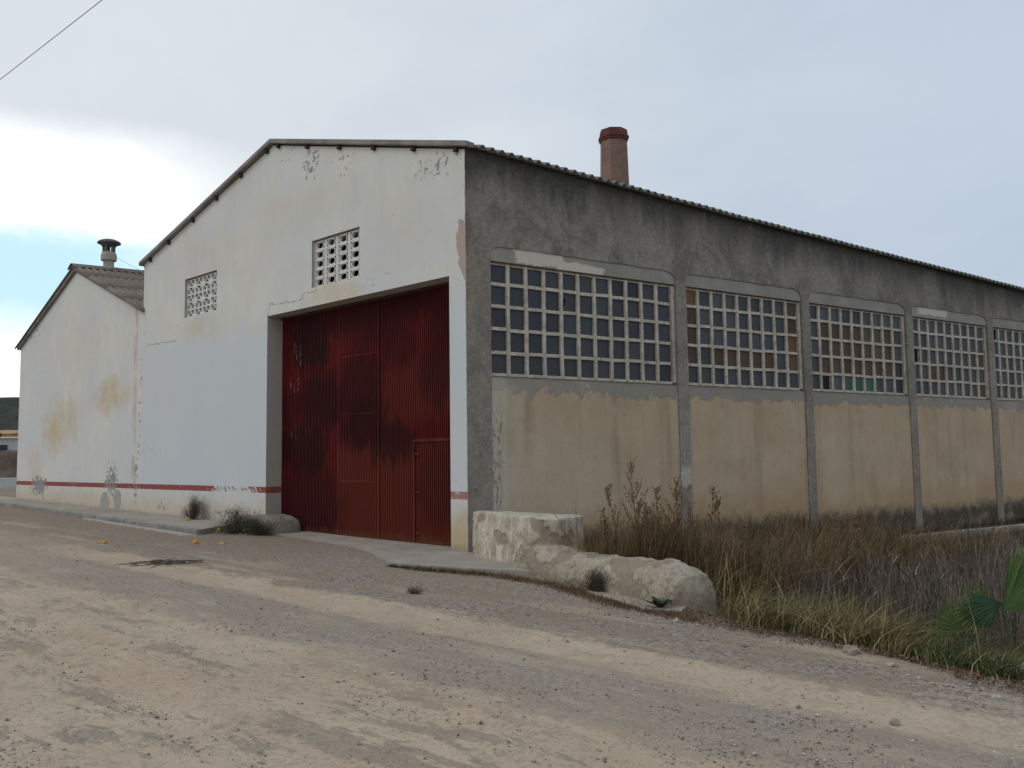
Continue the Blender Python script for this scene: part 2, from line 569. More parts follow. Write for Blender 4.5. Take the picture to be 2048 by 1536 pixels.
def m_pilaster(t):
    p, x, y, z = t.xyz()
    g = t.noise(p, 12.0, 7, 0.75)
    n = t.noise(p, 1.1, 5, 0.6)
    c = t.mix(n.sm(0.3, 0.7), (0.29, 0.248, 0.205), (0.40, 0.345, 0.285))
    bl = t.noise(t.vec(x + 9.0, y, z * 0.8), 1.5, 6, 0.72, 0.6)
    c = t.mix(bl.sm(0.48, 0.64) * 0.6, c, (0.19, 0.165, 0.14))
    c = t.mix(t.noise(p, 6.0, 6, 0.75).sm(0.55, 0.68) * 0.35, c, (0.42, 0.38, 0.33))
    fz = z + (t.noise(p, 4.0, 4, 0.6) - 0.5) * 0.3
    pale = x.sm(5.0, 5.1) * x.sm(6.0, 5.9) * fz.sm(1.15, 1.25) * fz.sm(2.72, 2.66)
    c = t.mix(pale * 0.7, c, (0.42, 0.378, 0.33))
    spot = t.ell(x + (g - 0.5) * 0.1, fz, 5.42, 1.25, 0.2, 0.22, 0.2)
    c = t.mix(spot, c, (0.60, 0.565, 0.51))
    c = t.mix(g.sm(0.35, 0.7), t.mix(0.3, c, (0.05, 0.05, 0.05)), t.mix(0.1, c, (0.6, 0.58, 0.53)))
    return c, g + t.noise(p, 40.0, 3, 0.7) * 0.6, 0.85, 0.03


def m_jamb(t):
    p, x, y, z = t.xyz()
    n = t.noise(p, 2.0, 5, 0.6)
    return t.mix(n, (0.36, 0.325, 0.29), (0.46, 0.42, 0.375)), t.noise(p, 15.0, 4), 0.3, 0.02


def m_gate(t):
    p, x, y, z = t.xyz()
    n = t.noise(t.vec(x * 0.8, y, z * 0.6), 1.0, 5, 0.65)
    st = t.noise(t.vec(x * 7.0, y, z * 0.5), 1.0, 5, 0.65)
    f = t.noise(p, 11.0, 4, 0.7)
    c = t.mix(n.sm(0.35, 0.65), (0.098, 0.0095, 0.010), (0.130, 0.0145, 0.012))
    # brighter repaint low on the right
    rx = x + (st - 0.5) * 0.25
    rz = z + (t.noise(t.vec(x * 2.2, y, z), 1.0, 4, 0.7) - 0.5) * 0.9
    rep = rx.sm(-4.55, -4.45) * rz.sm(2.1, 1.95)
    rep2 = rx.sm(-3.05, -2.95) * rz.sm(3.75, 3.45) * rz.sm(2.3, 2.7) * 0.6
    c = t.mix(rep.mx(rep2) * 0.8, c, (0.140, 0.027, 0.017))
    # blackened, weathered areas
    blk = None
    for cx, cz, ex, ez_, k in ((-5.6, 4.35, 0.85, 0.65, 0.85), (-5.2, 3.0, 0.9, 0.6, 0.7), (-5.9, 1.9, 1.2, 0.55, 0.75), (-3.6, 2.5, 0.8, 0.6, 0.75),
                               (-2.6, 2.05, 0.7, 0.45, 0.65), (-1.3, 3.35, 0.5, 0.6, 0.5), (-3.7, 3.3, 0.7, 0.7, 0.5), (-2.4, 3.95, 0.6, 0.4, 0.4),
                               (-5.5, 0.7, 1.2, 0.9, 0.55), (-4.0, 4.9, 3.0, 0.45, 0.6), (-6.4, 2.9, 0.5, 0.5, 0.5), (-1.0, 4.4, 0.6, 0.6, 0.45), (-3.0, 4.4, 0.9, 0.4, 0.5), (-1.3, 1.2, 0.7, 0.9, 0.35)):
        e = t.ell(x + (n - 0.5) * 1.3 + (st - 0.5) * 0.6 + (f - 0.5) * 0.3, z + (st - 0.5) * 1.3 + (f - 0.5) * 0.4, cx, cz, ex, ez_, 0.55) * k
        blk = e if blk is None else blk.mx(e)
    c = t.mix(blk * 0.95, c, (0.020, 0.011, 0.012))
    c = t.mix(st.sm(0.55, 0.8) * 0.4, c, (0.07, 0.018, 0.015))
    # scraped-through streaks
    scr = (t.noise(t.vec(x * 26.0, y, z * 2.2), 1.0, 4, 0.7) +
           t.ell(x, z, -6.15, 4.15, 0.25, 0.5, 1).mx(t.ell(x, z, -6.2, 3.45, 0.3, 0.25, 1)).mx(
               t.ell(x, z, -6.1, 2.3, 0.8, 0.25, 1) * 0.7).mx(t.ell(x, z, -2.95, 3.4, 0.12, 0.4, 1) * 0.8) * 0.2).sm(0.765, 0.80)
    c = t.mix(scr * 0.55, c, (0.36, 0.28, 0.26))
    c = t.mix((z + (f - 0.5) * 0.5 + (st - 0.5) * 0.3).sm(0.26, 0.0) * 0.75, c, (0.17, 0.085, 0.045))
    return c, f, 0.15, 0.01, (0.62 + blk * 0.2)


def m_plain(c1, c2, sc=3.0, bsc=20.0, bs=0.3, bd=0.01):
    def b(t):
        p, x, y, z = t.xyz()
        return t.mix(t.noise(p, sc, 5, 0.6).sm(0.3, 0.7), c1, c2), t.noise(p, bsc, 4, 0.6), bs, bd
    return b


def m_old_wood(t):
    p, x, y, z = t.xyz()
    r = t.rand()
    g = t.noise(t.vec(x * 14.0 + r * 30.0, y * 10.0, z * 14.0), 1.0, 5, 0.7)
    l = t.noise(t.vec(x * 2.0 + r * 9.0, y, z * 2.0), 1.6, 5, 0.65)
    c = t.mix(l.sm(0.3, 0.7), (0.42, 0.365, 0.295), (0.62, 0.56, 0.475))
    c = t.mix(g.sm(0.50, 0.68) * 0.7, c, (0.24, 0.185, 0.14))
    c = t.mix(t.noise(p, 30.0, 3, 0.6).sm(0.64, 0.7) * 0.6, c, (0.13, 0.11, 0.09))
    return c, g, 0.4, 0.008


def m_pane(c1, c2):
    def b(t):
        p, x, y, z = t.xyz()
        r = t.rand()
        n = t.noise(t.vec(x + r * 40.0, y, z), 3.5, 5, 0.65)
        c = t.mix(r, c1, c2)
        c = t.mix(n.sm(0.5, 0.8) * 0.30, c, (0.13, 0.13, 0.12))
        return c, t.noise(p, 45.0, 2), 0.06, 0.004, n * 0.25 + 0.36
    return b


def m_fibre(c1, c2, moss=0.4):
    def b(t):
        p, x, y, z = t.xyz()
        n = t.noise(p, 1.5, 5, 0.65)
        g = t.noise(p, 12.0, 5, 0.7)
        r = t.rand()
        c = t.mix(n.sm(0.3, 0.7) * 0.7 + r * 0.3, c1, c2)
        c = t.mix(g.sm(0.55, 0.7) * moss, c, (0.09, 0.10, 0.075))
        return c, g, 0.35, 0.012
    return b


def m_ground(t):
    p, x, y, z = t.xyz()
    along = t.vec(x * 0.12, y * 0.75, 0.0)
    w = (t.noise(t.vec(x * 0.35, y * 0.9, 0.0), 1.0, 5, 0.62) - 0.5)
    w2 = (t.noise(t.vec(x * 1.3, y * 2.6, 0.0), 1.0, 6, 0.7) - 0.5)
    w3 = (t.noise(p, 7.0, 6, 0.75) - 0.5)
    d = y + w * 0.9 + w2 * 0.9 + w3 * 0.7
    chip = t.voro(p, 34.0, 'F1', 'Color')
    chip2 = t.voro(t.vec(x + 3.3, y + 1.7, z), 75.0, 'F1', 'Color')
    gt = t.noise(p, 42.0, 4, 0.75)
    # grey grit everywhere, pale sand on the wheel lines
    streak = d.sm(-4.15, -4.45) * d.sm(-5.35, -5.05) * x.sm(-10.0, -4.0)
    main = d.sm(-6.15, -6.6)
    pn = t.noise(t.vec(x * 0.5, y * 1.7, 3.0), 1.0, 8, 0.74)
    patch = (pn + w3 * 0.16).sm(0.535, 0.575) * y.sm(-6.2, -7.0) * 0.7
    sand = (main * (1.0 - patch)).mx(streak)
    sand = sand.mx(t.noise(along, 2.2, 7, 0.7).sm(0.50, 0.62) * 0.6 * d.sm(-2.4, -3.2))
    sand = sand.mx(t.noise(t.vec(x * 0.7 + 5.0, y * 2.6, 1.0), 1.0, 7, 0.74).sm(0.50, 0.60) * 0.55 * d.sm(-4.6, -5.4))
    sand = sand.mx(x.sm(-1.0, -9.0) * y.sm(-3.6, -5.0) * 0.55)
    # stones poke through the dust
    sand = sand * (1.0 - (chip * 0.7 + gt * 0.5 + w2 * 0.8).sm(0.72, 0.90) * 0.45)
    sc = t.mix(t.noise(p, 0.9, 5, 0.6).sm(0.3, 0.7), (0.465, 0.363, 0.268), (0.53, 0.425, 0.318))
    sc = t.mix(t.noise(t.vec(x * 0.3, y * 1.1, 9.0), 1.0, 5, 0.6).sm(0.50, 0.72) * 0.55, sc, (0.47, 0.325, 0.23))
    sc = t.mix(t.noise(p, 3.5, 7, 0.75).sm(0.52, 0.64) * 0.4, sc, (0.34, 0.27, 0.205))
    sc = t.mix(t.noise(t.vec(x * 5.0, y * 14.0, 0.0), 1.0, 5, 0.7).sm(0.58, 0.68) * 0.4, sc, (0.31, 0.245, 0.19))
    sc = t.mix(t.noise(p, 26.0, 4, 0.75).sm(0.58, 0.68) * 0.5, sc, (0.24, 0.195, 0.15))
    gc = t.mix(chip.sm(0.15, 0.85), (0.15, 0.118, 0.095), (0.40, 0.34, 0.285))
    gc = t.mix(chip2.sm(0.2, 0.8) * 0.5, gc, (0.36, 0.305, 0.255))
    gc = t.mix(gt.sm(0.56, 0.74) * 0.55, gc, (0.08, 0.066, 0.055))
    gc = t.mix(t.noise(p, 1.1, 6, 0.7).sm(0.40, 0.60) * 0.7, gc, (0.31, 0.23, 0.165))
    gc = t.mix(d.sm(-4.9, -5.5) * d.sm(-6.8, -6.2) * 0.45, gc, (0.385, 0.33, 0.27))
    gc = t.mix(x.sm(4.0, -14.0) * d.sm(-4.5, -2.5) * 0.45, gc, (0.26, 0.19, 0.14))
    c = t.mix(sand, gc, sc)
    # cloddy earth under the weeds
    plot = t.attr('plot') + w3 * 0.35
    soil = t.mix(t.noise(p, 4.0, 5, 0.7), (0.055, 0.042, 0.028), (0.13, 0.095, 0.06))
    c = t.mix(plot.sm(0.25, 0.55), c, soil)
    far = t.attr('far')
    c = t.mix(far, c, (0.23, 0.20, 0.15))
    h = (gt * 0.5 + chip * 0.7) * (1.0 - sand * 0.7) + t.noise(p, 5.0, 6, 0.7) * 1.6 + t.noise(p, 90.0, 3, 0.7) * 0.35
    return c, h, 0.75, 0.035


def m_vcol(rough=0.8):
    def b(t):
        n = t.new('ShaderNodeAttribute')
        n.attribute_name = 'tint'
        return X(t, n.outputs['Color'])
    return b


def m_old_plaster(t):
    p, x, y, z = t.xyz()
    n = t.noise(p, 2.2, 6, 0.7)
    v = t.noise(t.vec(x * 6.0, y * 6.0, z * 1.4), 1.0, 5, 0.7)
    f = t.noise(p, 14.0, 5, 0.72)
    c = t.mix(n.sm(0.35, 0.65), (0.47, 0.425, 0.335), (0.37, 0.305, 0.22))
    c = t.mix(v.sm(0.46, 0.58) * 0.75, c, (0.60, 0.565, 0.475))
    c = t.mix(f.sm(0.56, 0.64) * 0.5, c, (0.24, 0.19, 0.135))
    c = t.mix(t.noise(p, 3.4, 5, 0.7).sm(0.58, 0.66) * 0.7, c, (0.30, 0.20, 0.135))
    c = t.mix(t.voro(p + 0.0, 9.0, 'DISTANCE_TO_EDGE').sm(0.035, 0.0) * f.sm(0.45, 0.6) * 0.5, c, (0.10, 0.085, 0.065))
    c = t.mix(t.attr('lost').sm(0.3, 0.6) * 0.75, c, t.mix(f, (0.17, 0.125, 0.085), (0.36, 0.28, 0.20)))
    return c, f * 0.8 + n * 0.5 + v * 0.8, 0.7, 0.03


def m_rubble(t):
    p, x, y, z = t.xyz()
    n = t.noise(p, 1.8, 6, 0.7)
    f = t.noise(p, 11.0, 6, 0.72)
    e = t.voro(t.vec(x + (n - 0.5) * 0.6, y, z + (f - 0.5) * 0.2), 4.5, 'DISTANCE_TO_EDGE')
    c = t.mix(n.sm(0.35, 0.65), (0.35, 0.30, 0.228), (0.45, 0.39, 0.305))
    c = t.mix(f.sm(0.50, 0.60) * 0.65, c, (0.22, 0.18, 0.13))
    c = t.mix((z + (n - 0.5) * 0.5).sm(0.12, -0.02) * 0.5, c, (0.22, 0.165, 0.115))
    c = t.mix(t.noise(p, 4.5, 6, 0.75).sm(0.55, 0.65) * 0.4, c, (0.52, 0.47, 0.385))
    c = t.mix(t.noise(p, 3.0, 5, 0.7).sm(0.56, 0.68) * 0.6, c, (0.42, 0.31, 0.21))
    f2 = t.noise(p, 30.0, 5, 0.75)
    c = t.mix(f2.sm(0.54, 0.64) * 0.6, c, (0.18, 0.145, 0.10))
    c = t.mix(e.sm(0.02, 0.0) * f.sm(0.50, 0.62) * 0.5, c, (0.10, 0.085, 0.065))
    c = t.mix(t.attr('lost').sm(0.3, 0.6) * 0.7, c, t.mix(f2, (0.16, 0.125, 0.09), (0.34, 0.28, 0.205)))
    return c, f * 1.0 + f2 * 0.5 + n, 0.8, 0.035


def m_brick(t):
    p, x, y, z = t.xyz()
    ang = t.math('ARCTAN2', y, x) * 0.62
    b = t.new('ShaderNodeTexBrick')
    t.put(b.inputs['Vector'], t.vec(ang, z, 0.0))
    b.inputs['Scale'].default_value = 1.0
    b.inputs['Brick Width'].default_value = 0.25
    b.inputs['Row Height'].default_value = 0.075
    b.inputs['Mortar Size'].default_value = 0.010
    b.inputs['Color1'].default_value = (0.32, 0.15, 0.10, 1)
    b.inputs['Color2'].default_value = (0.22, 0.115, 0.085, 1)
    b.inputs['Mortar'].default_value = (0.29, 0.25, 0.21, 1)
    n = t.noise(p, 1.3, 5, 0.65)
    c = t.mix(n.sm(0.35, 0.7) * 0.55, X(t, b.outputs[0]), (0.17, 0.125, 0.10))
    c = t.mix(t.noise(p, 4.0, 6, 0.75).sm(0.5, 0.7) * 0.5, c, (0.12, 0.085, 0.07))
    c = t.mix(z.sm(13.5, 15.6) * n.sm(0.3, 0.6) * 0.4, c, (0.13, 0.11, 0.095))
    return c, X(t, b.outputs[1]) * -1.0, 0.5, 0.02


WHITE = mat('white_limewash', m_white_wall)
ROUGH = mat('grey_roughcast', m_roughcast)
CEMENT = mat('smooth_cement', m_smooth_cement)
PANEL = mat('tan_render', m_bay_panel)
PIL = mat('pilaster_roughcast', m_pilaster)
JAMB = mat('grey_jamb_render', m_jamb)
GATE = mat('red_painted_steel', m_gate, 0.75, 0.08)
WOOD = mat('weathered_white_wood', m_old_wood)
HEADW = mat('brown_head_board', m_plain((0.16, 0.11, 0.08), (0.25, 0.18, 0.135), 6, 20))
PANE_BLUE = mat('frosted_glass_blue_grey', m_pane((0.036, 0.043, 0.052), (0.056, 0.064, 0.072)), 0.4, 0.35)
PANE_GREY = mat('frosted_glass_pale', m_pane((0.050, 0.058, 0.068), (0.080, 0.088, 0.096)), 0.4, 0.35)
PANE_DARK = mat('glass_dark', m_pane((0.022, 0.024, 0.032), (0.030, 0.032, 0.040)), 0.4, 0.35)
PANE_BROWN = mat('board_brown', m_pane((0.072, 0.044, 0.028), (0.105, 0.064, 0.040)), 0.5, 0.25)
PANE_OCHRE = mat('board_ochre', m_pane((0.13, 0.072, 0.026), (0.16, 0.090, 0.036)), 0.5, 0.25)
PANE_OLIVE = mat('board_olive', m_pane((0.075, 0.070, 0.048), (0.09, 0.08, 0.055)), 0.5, 0.25)
PANE_GREEN = mat('glass_green', m_pane((0.030, 0.095, 0.065), (0.045, 0.13, 0.085)), 0.4, 0.35)
VERGE = mat('verge_cement', m_plain((0.17, 0.16, 0.145), (0.27, 0.255, 0.23), 2.5, 14, 0.5, 0.02))
FIBRE = mat('fibre_cement_dark', m_fibre((0.16, 0.165, 0.145), (0.25, 0.25, 0.22)))
FIBRE_W = mat('fibre_cement_brown', m_fibre((0.155, 0.125, 0.105), (0.225, 0.185, 0.16), 0.3))
RUSTY = mat('rusty_steel', m_plain((0.045, 0.026, 0.022), (0.075, 0.038, 0.030), 9, 20))
BLOCKC = mat('vent_block_cement', m_plain((0.62, 0.61, 0.575), (0.70, 0.69, 0.65), 5, 18))
FLUE = mat('flue_cement', m_plain((0.33, 0.30, 0.26), (0.42, 0.385, 0.33), 3, 15))
FLUECAP = mat('flue_cap_sooty', m_plain((0.10, 0.10, 0.11), (0.16, 0.155, 0.15), 4, 15))
STEEL = mat('worn_steel', m_plain((0.45, 0.44, 0.42), (0.6, 0.58, 0.55), 10, 30), 0.4, 0.5)
DARKIN = mat('painted_interior_dark', m_plain((0.018, 0.017, 0.016), (0.03, 0.028, 0.026)))  # near-black colour stands in for the darkness inside the hall
def m_slab(t):
    p, x, y, z = t.xyz()
    n = t.noise(p, 1.1, 6, 0.7)
    f = t.noise(p, 9.0, 6, 0.75)
    c = t.mix(n.sm(0.3, 0.7), (0.285, 0.25, 0.21), (0.39, 0.35, 0.30))
    c = t.mix(f.sm(0.5, 0.7) * 0.5, c, (0.20, 0.17, 0.14))
    c = t.mix(t.noise(p, 45.0, 3, 0.7).sm(0.58, 0.68) * 0.5, c, (0.13, 0.115, 0.10))
    return c, f + t.noise(p, 30.0, 4, 0.7), 0.5, 0.02


SLAB = mat('worn_concrete', m_slab)
KERB = mat('kerb_concrete', m_plain((0.20, 0.19, 0.175), (0.30, 0.285, 0.265), 2.0, 14, 0.6, 0.02))
GUTTER = mat('pale_cement_strip', m_plain((0.31, 0.285, 0.25), (0.45, 0.42, 0.37), 3, 14, 0.5, 0.02))
GROUND = mat('gravel_and_sand', m_ground, 0.95, 0.15)
PLASTER = mat('flaking_plaster', m_old_plaster)
RUBBLE = mat('weathered_rubble', m_rubble)
STONE = mat('guard_stone', m_plain((0.19, 0.165, 0.135), (0.30, 0.27, 0.225), 3.5, 12, 0.9, 0.04))
BRICK = mat('old_brick', m_brick)
BRICKCAP = mat('red_cap_brick', m_plain((0.11, 0.042, 0.038), (0.17, 0.062, 0.052), 3, 12, 0.5, 0.02))
TINT = mat('plant_tint', m_vcol(), 0.75, 0.2)
CHIP = mat('stone_chips', m_vcol(), 0.9, 0.2)
ORANGE = mat('orange_peel', m_plain((0.62, 0.24, 0.02), (0.70, 0.32, 0.03), 6, 60, 0.3, 0.004), 0.5, 0.4)
ORANGE_ROT = mat('rotten_orange', m_plain((0.45, 0.15, 0.04), (0.55, 0.25, 0.06), 8, 30, 0.5, 0.006), 0.6, 0.3)
WIRE = mat('black_cable', m_plain((0.02, 0.02, 0.022), (0.03, 0.03, 0.03)))
PALE = mat('pale_stone', m_plain((0.33, 0.30, 0.26), (0.42, 0.39, 0.34), 6, 16, 0.6, 0.01))
BROWNROCK = mat('brown_rock', m_plain((0.25, 0.20, 0.155), (0.36, 0.30, 0.24), 5, 12, 0.8, 0.02))


# ================================================================== GROUND
def build_ground():
    av = np.concatenate([[-3000, -1200, -500, -250, -140, -90, -65, -50], np.arange(-42, 22.01, 0.2), [25, 30, 40, 60, 100, 200, 500, 1200, 3000]])
    bv = np.concatenate([[-3000, -1200, -500, -200, -90, -50, -30, -22], np.arange(-17, 3.0, 0.125), np.arange(3, 24, 0.5), [28, 35, 50, 80, 150, 300, 700, 1500, 3000]])
    A, B = np.meshgrid(av, bv)
    Z = ground_h(A, B) + road_relief(A, B) * ((B > -17) & (A > -42) & (A < 22))
    nz = np.array([mnoise.fractal(Vector((a * 0.7, b * 1.1, 0)), 1.0, 2.0, 4) if (-42 < a < 22 and -17 < b < 12) else 0.0
                   for a, b in zip(A.ravel(), B.ravel())]).reshape(A.shape)
    Z = Z + nz * 0.012 * (1 + 2.5 * (plot_d(A, B) > 0.3) * (A > 3))
    ny, nx = A.shape
    V = np.stack([A, B, Z], -1).reshape(-1, 3)
    i = np.arange((ny - 1) * (nx - 1))
    r, c = i // (nx - 1), i % (nx - 1)
    k = r * nx + c
    Fc = np.stack([k, k + 1, k + nx + 1, k + nx], -1)
    o = obj('ground', V.tolist(), Fc.tolist(), GROUND, None, FR, True)
    d = plot_d(A, B)
    plot = (right_of(A, B, 0.5) * sstep(d, -0.25, 0.5)).ravel()
    far = (sstep(np.abs(A), 60, 120) + sstep(B, 30, 60) + sstep(-B, 40, 80)).clip(0, 1).ravel()
    for nme, arr in (('plot', plot), ('far', far)):
        at = o.data.attributes.new(nme, 'FLOAT', 'POINT')
        at.data.foreach_set('value', arr.astype(np.float32))
    tag(o, kind='structure')


build_ground()


def eave_z(v):
    return float(np.interp(v, [-1, 0, 7.33, 20, 34], [7.50, 7.47, 7.12, 6.63, 6.15]))


# ================================================================== WAREHOUSE
wh = empty('warehouse', FR, 'large white gabled warehouse with red gate and grey glazed side wall', 'building')
LEFT = -13.42
APEX = (-6.55, 9.16)
EAVE = 7.40
LEN = 26.6          # length along the side
GX0, GX1, GZ = -6.76, -0.45, 5.09


def gable_top(x):
    return EAVE + (APEX[1] - EAVE) * (1 - abs(x - APEX[0]) / (APEX[0] - LEFT if x < APEX[0] else -APEX[0]))


VENTS = {'a': (-4.94, -3.20, 5.50, 6.56), 'b': (-10.91, -9.19, 5.545, 6.585)}


def build_front_wall():
    holes = [(GX0, GX1, -0.6, GZ)] + list(VENTS.values())
    xs = sorted({LEFT, 0.0, APEX[0], *[h[0] for h in holes], *[h[1] for h in holes]})
    b = MB()
    TH = 0.43
    for x0, x1 in zip(xs[:-1], xs[1:]):
        cuts = sorted([(h[2], h[3]) for h in holes if h[0] <= x0 + 1e-6 and h[1] >= x1 - 1e-6])
        z = -0.6
        spans = []
        for c0, c1 in cuts:
            if c0 > z: spans.append((z, c0))
            z = c1
        for s0, s1 in spans:
            for y in (0, TH):
                b.add([(x0, y, s0), (x1, y, s0), (x1, y, s1), (x0, y, s1)], [(0, 1, 2, 3)])
        for y in (0, TH):
            b.add([(x0, y, z), (x1, y, z), (x1, y, gable_top(x1)), (x0, y, gable_top(x0))], [(0, 1, 2, 3)])
    b.add([(LEFT, 0, -.6), (LEFT, TH, -.6), (LEFT, TH, EAVE), (LEFT, 0, EAVE)], [(0, 1, 2, 3)])
    b.add([(0, 0, -.6), (0, TH, -.6), (0, TH, EAVE), (0, 0, EAVE)], [(0, 1, 2, 3)])
    b.obj('front_wall', WHITE, wh)
    # reveals of the openings
    j = MB()
    for k, (x0, x1, z0, z1) in enumerate(holes):
        y1 = TH if k == 0 else 0.20
        j.add([(x0, 0, z0), (x0, y1, z0), (x0, y1, z1), (x0, 0, z1)], [(0, 1, 2, 3)])
        j.add([(x1, 0, z0), (x1, y1, z0), (x1, y1, z1), (x1, 0, z1)], [(3, 2, 1, 0)])
        j.add([(x0, 0, z1), (x1, 0, z1), (x1, y1, z1), (x0, y1, z1)], [(0, 1, 2, 3)])
        if k: j.add([(x0, 0, z0), (x1, 0, z0), (x1, y1, z0), (x0, y1, z0)], [(3, 2, 1, 0)])
    j.obj('opening_reveal', JAMB, wh)
    # red line carried round the gate jamb
    MB().box(GX0, GX0 + 0.003, 0.004, TH - 0.03, 0.955, 1.10).obj('painted_line', mat('red_line_paint', m_plain((0.22, 0.055, 0.05), (0.33, 0.10, 0.09), 8, 20)), wh)


build_front_wall()


# ---- the gate -------------------------------------------------------
def rib_sheet(x0, x1, z0, z1, y, pitch=0.0565, dep=0.024):
    n = int(round((x1 - x0) / pitch))
    xs, ys = [], []
    for i in range(n):
        a = x0 + (x1 - x0) * i / n
        w = (x1 - x0) / n
        for q, yy in ((0.0, 0), (0.42, 0), (0.52, dep), (0.90, dep)):
            xs.append(a + q * w)
            ys.append(y + yy)
    xs.append(x1)
    ys.append(y)
    m_ = len(xs)
    nz_ = 14
    V, Fc = [], []
    for k in range(nz_ + 1):
        z = z0 + (z1 - z0) * k / nz_
        V += [(xx, yy + 0.006 * fbm((xx * 1.4, 0.0, z * 1.4), 1.0, 3), z) for xx, yy in zip(xs, ys)]     # dented sheet
    for k in range(nz_):
        Fc += [(k * m_ + i, k * m_ + i + 1, (k + 1) * m_ + i + 1, (k + 1) * m_ + i) for i in range(m_ - 1)]
    return V, Fc


GY = 0.43


def build_gate():
    zt = GZ - 0.005
    leaves = (('left', GX0 + 0.01, -4.47, 0.035), ('middle', -4.45, -3.06, 0.012), ('right', -3.04, GX1 - 0.01, 0.022))
    for nm, x0, x1, dy in leaves:
        g = bpy.data.objects.new('gate_leaf', None)
        link(g, wh, Matrix.Translation((0, 0, 0)))
        y = GY - 0.06 + dy
        if nm == 'right':
            wx0 = -1.93
            V, Fc = rib_sheet(x0, wx0, -0.03, zt, y)
            V2, F2 = rib_sheet(wx0, x1, 2.09, zt, y)
            b = MB().add(V, Fc).add(V2, F2)
            b.obj('ribbed_sheet', GATE, g)
            V, Fc = rib_sheet(wx0 + 0.02, x1 - 0.01, -0.02, 2.03, y + 0.012)
            d = bpy.data.objects.new('wicket_door', None)
            link(d, wh)
            MB().add(V, Fc).obj('ribbed_sheet', GATE, d)
            MB().box(wx0 - 0.04, x1, y - 0.006, y - 0.001, 2.035, 2.09).box(wx0 - 0.05, wx0 + 0.010, y - 0.007, y - 0.002, -0.02, 2.033).obj('door_frame', GATE, d)
            for hz in (0.25, 1.05, 1.80):
                MB().tube([(wx0 + 0.015, y - 0.016, hz - 0.06), (wx0 + 0.015, y - 0.016, hz + 0.06)], 0.013, 8).box(wx0 + 0.02, wx0 + 0.16, y - 0.012, y - 0.006, hz - 0.02, hz + 0.02).obj('hinge', GATE, d)
            MB().box(x1 - 0.22, x1 - 0.03, y - 0.018, y - 0.006, 1.10, 1.13).obj('bolt', RUSTY, d)
            h = MB().box(x1 - 0.16, x1 - 0.11, y - 0.02, y - 0.004, 0.90, 1.04)
            h.tube([(x1 - 0.135, y - 0.01, 1.0), (x1 - 0.135, y - 0.06, 1.0), (x1 - 0.135, y - 0.075, 0.975), (x1 - 0.135, y - 0.075, 0.87)], 0.012, 8)
            h.obj('handle', STEEL, d)
        else:
            V, Fc = rib_sheet(x0, x1, -0.03, zt, y)
            MB().add(V, Fc).obj('ribbed_sheet', GATE, g)
        if nm == 'middle':
            for zz in (3.93, 2.67, 1.24):
                MB().box(x0 + 0.10, x1 - 0.06, y - 0.006, y - 0.001, zz - 0.012, zz + 0.016).obj('seam_bar', GATE, g)
        MB().box(x0, x1, y + 0.03, y + 0.06, zt - 0.10, zt - 0.02).box(x0, x1, y + 0.03, y + 0.06, -0.02, 0.06).obj('back_rail', GATE, g)
    MB().box(-4.49, -4.45, GY - 0.052, GY - 0.047, -0.02, GZ - 0.02).obj('cover_strip', GATE, wh)
    MB().box(-3.07, -3.03, GY - 0.055, GY - 0.050, -0.02, GZ - 0.02).obj('cover_strip', GATE, wh)
    MB().box(GX0, GX1, GY - 0.07, GY + 0.08, GZ - 0.06, GZ - 0.008).obj('gate_rail', RUSTY, wh)


build_gate()


# ---- ventilation screens -------------------------------------------
def arc(cx, cz, rx, rz, a0, a1, n):
    return [(cx + rx * math.cos(math.radians(a0 + (a1 - a0) * i / n)), cz + rz * math.sin(math.radians(a0 + (a1 - a0) * i / n))) for i in range(n + 1)]


def vent_block_oval(w, h):
    o = [(-w / 2, -h / 2), (w / 2, -h / 2), (w / 2, h / 2), (-w / 2, h / 2)]
    hh = h * 0.33
    xx = w * 0.13
    oval = arc(xx, 0, hh, hh, -90, 90, 6) + arc(-xx, 0, hh, hh, 90, 270, 6)
    H = h * 0.41
    xo = w * 0.41
    R = hh + 0.022
    left = [(-xo, H), (-xo, -H)] + [(-xx - 0.0 - 0.0 + (R) * math.cos(math.radians(q)), H * math.sin(math.radians(q)) ) for q in (248, 220, 200, 180, 160, 140, 112)]
    right = [(-x, z) for x, z in reversed(left)]
    return MB().holed(o, [oval, left, right], 0.0, 0.06)


def vent_block_fan(w, h, flip):
    o = [(-w / 2, -h / 2), (w / 2, -h / 2), (w / 2, h / 2), (-w / 2, h / 2)]
    X0, Z0 = w * 0.42, h * 0.40
    s = -1 if flip else 1
    # two quarter-round openings and a wedge between the curved ribs
    left = [(-X0, Z0 * s)] + [(-X0 + (X0 - 0.026) * math.cos(math.radians(q)), Z0 * s - 1.6 * Z0 * s * math.sin(math.radians(q))) for q in (0, 18, 36, 54, 72, 90)]
    right = [(-x, z) for x, z in left]
    wedge = [(-X0 * 0.62, -Z0 * s), (X0 * 0.62, -Z0 * s), (0.0, Z0 * s * 0.45)]

    def ccw(q):
        a = sum(q[i][0] * q[(i + 1) % len(q)][1] - q[(i + 1) % len(q)][0] * q[i][1] for i in range(len(q)))
        return q if a > 0 else q[::-1]
    return MB().holed(o, [ccw(left), ccw(right), ccw(wedge)], 0.0, 0.06)


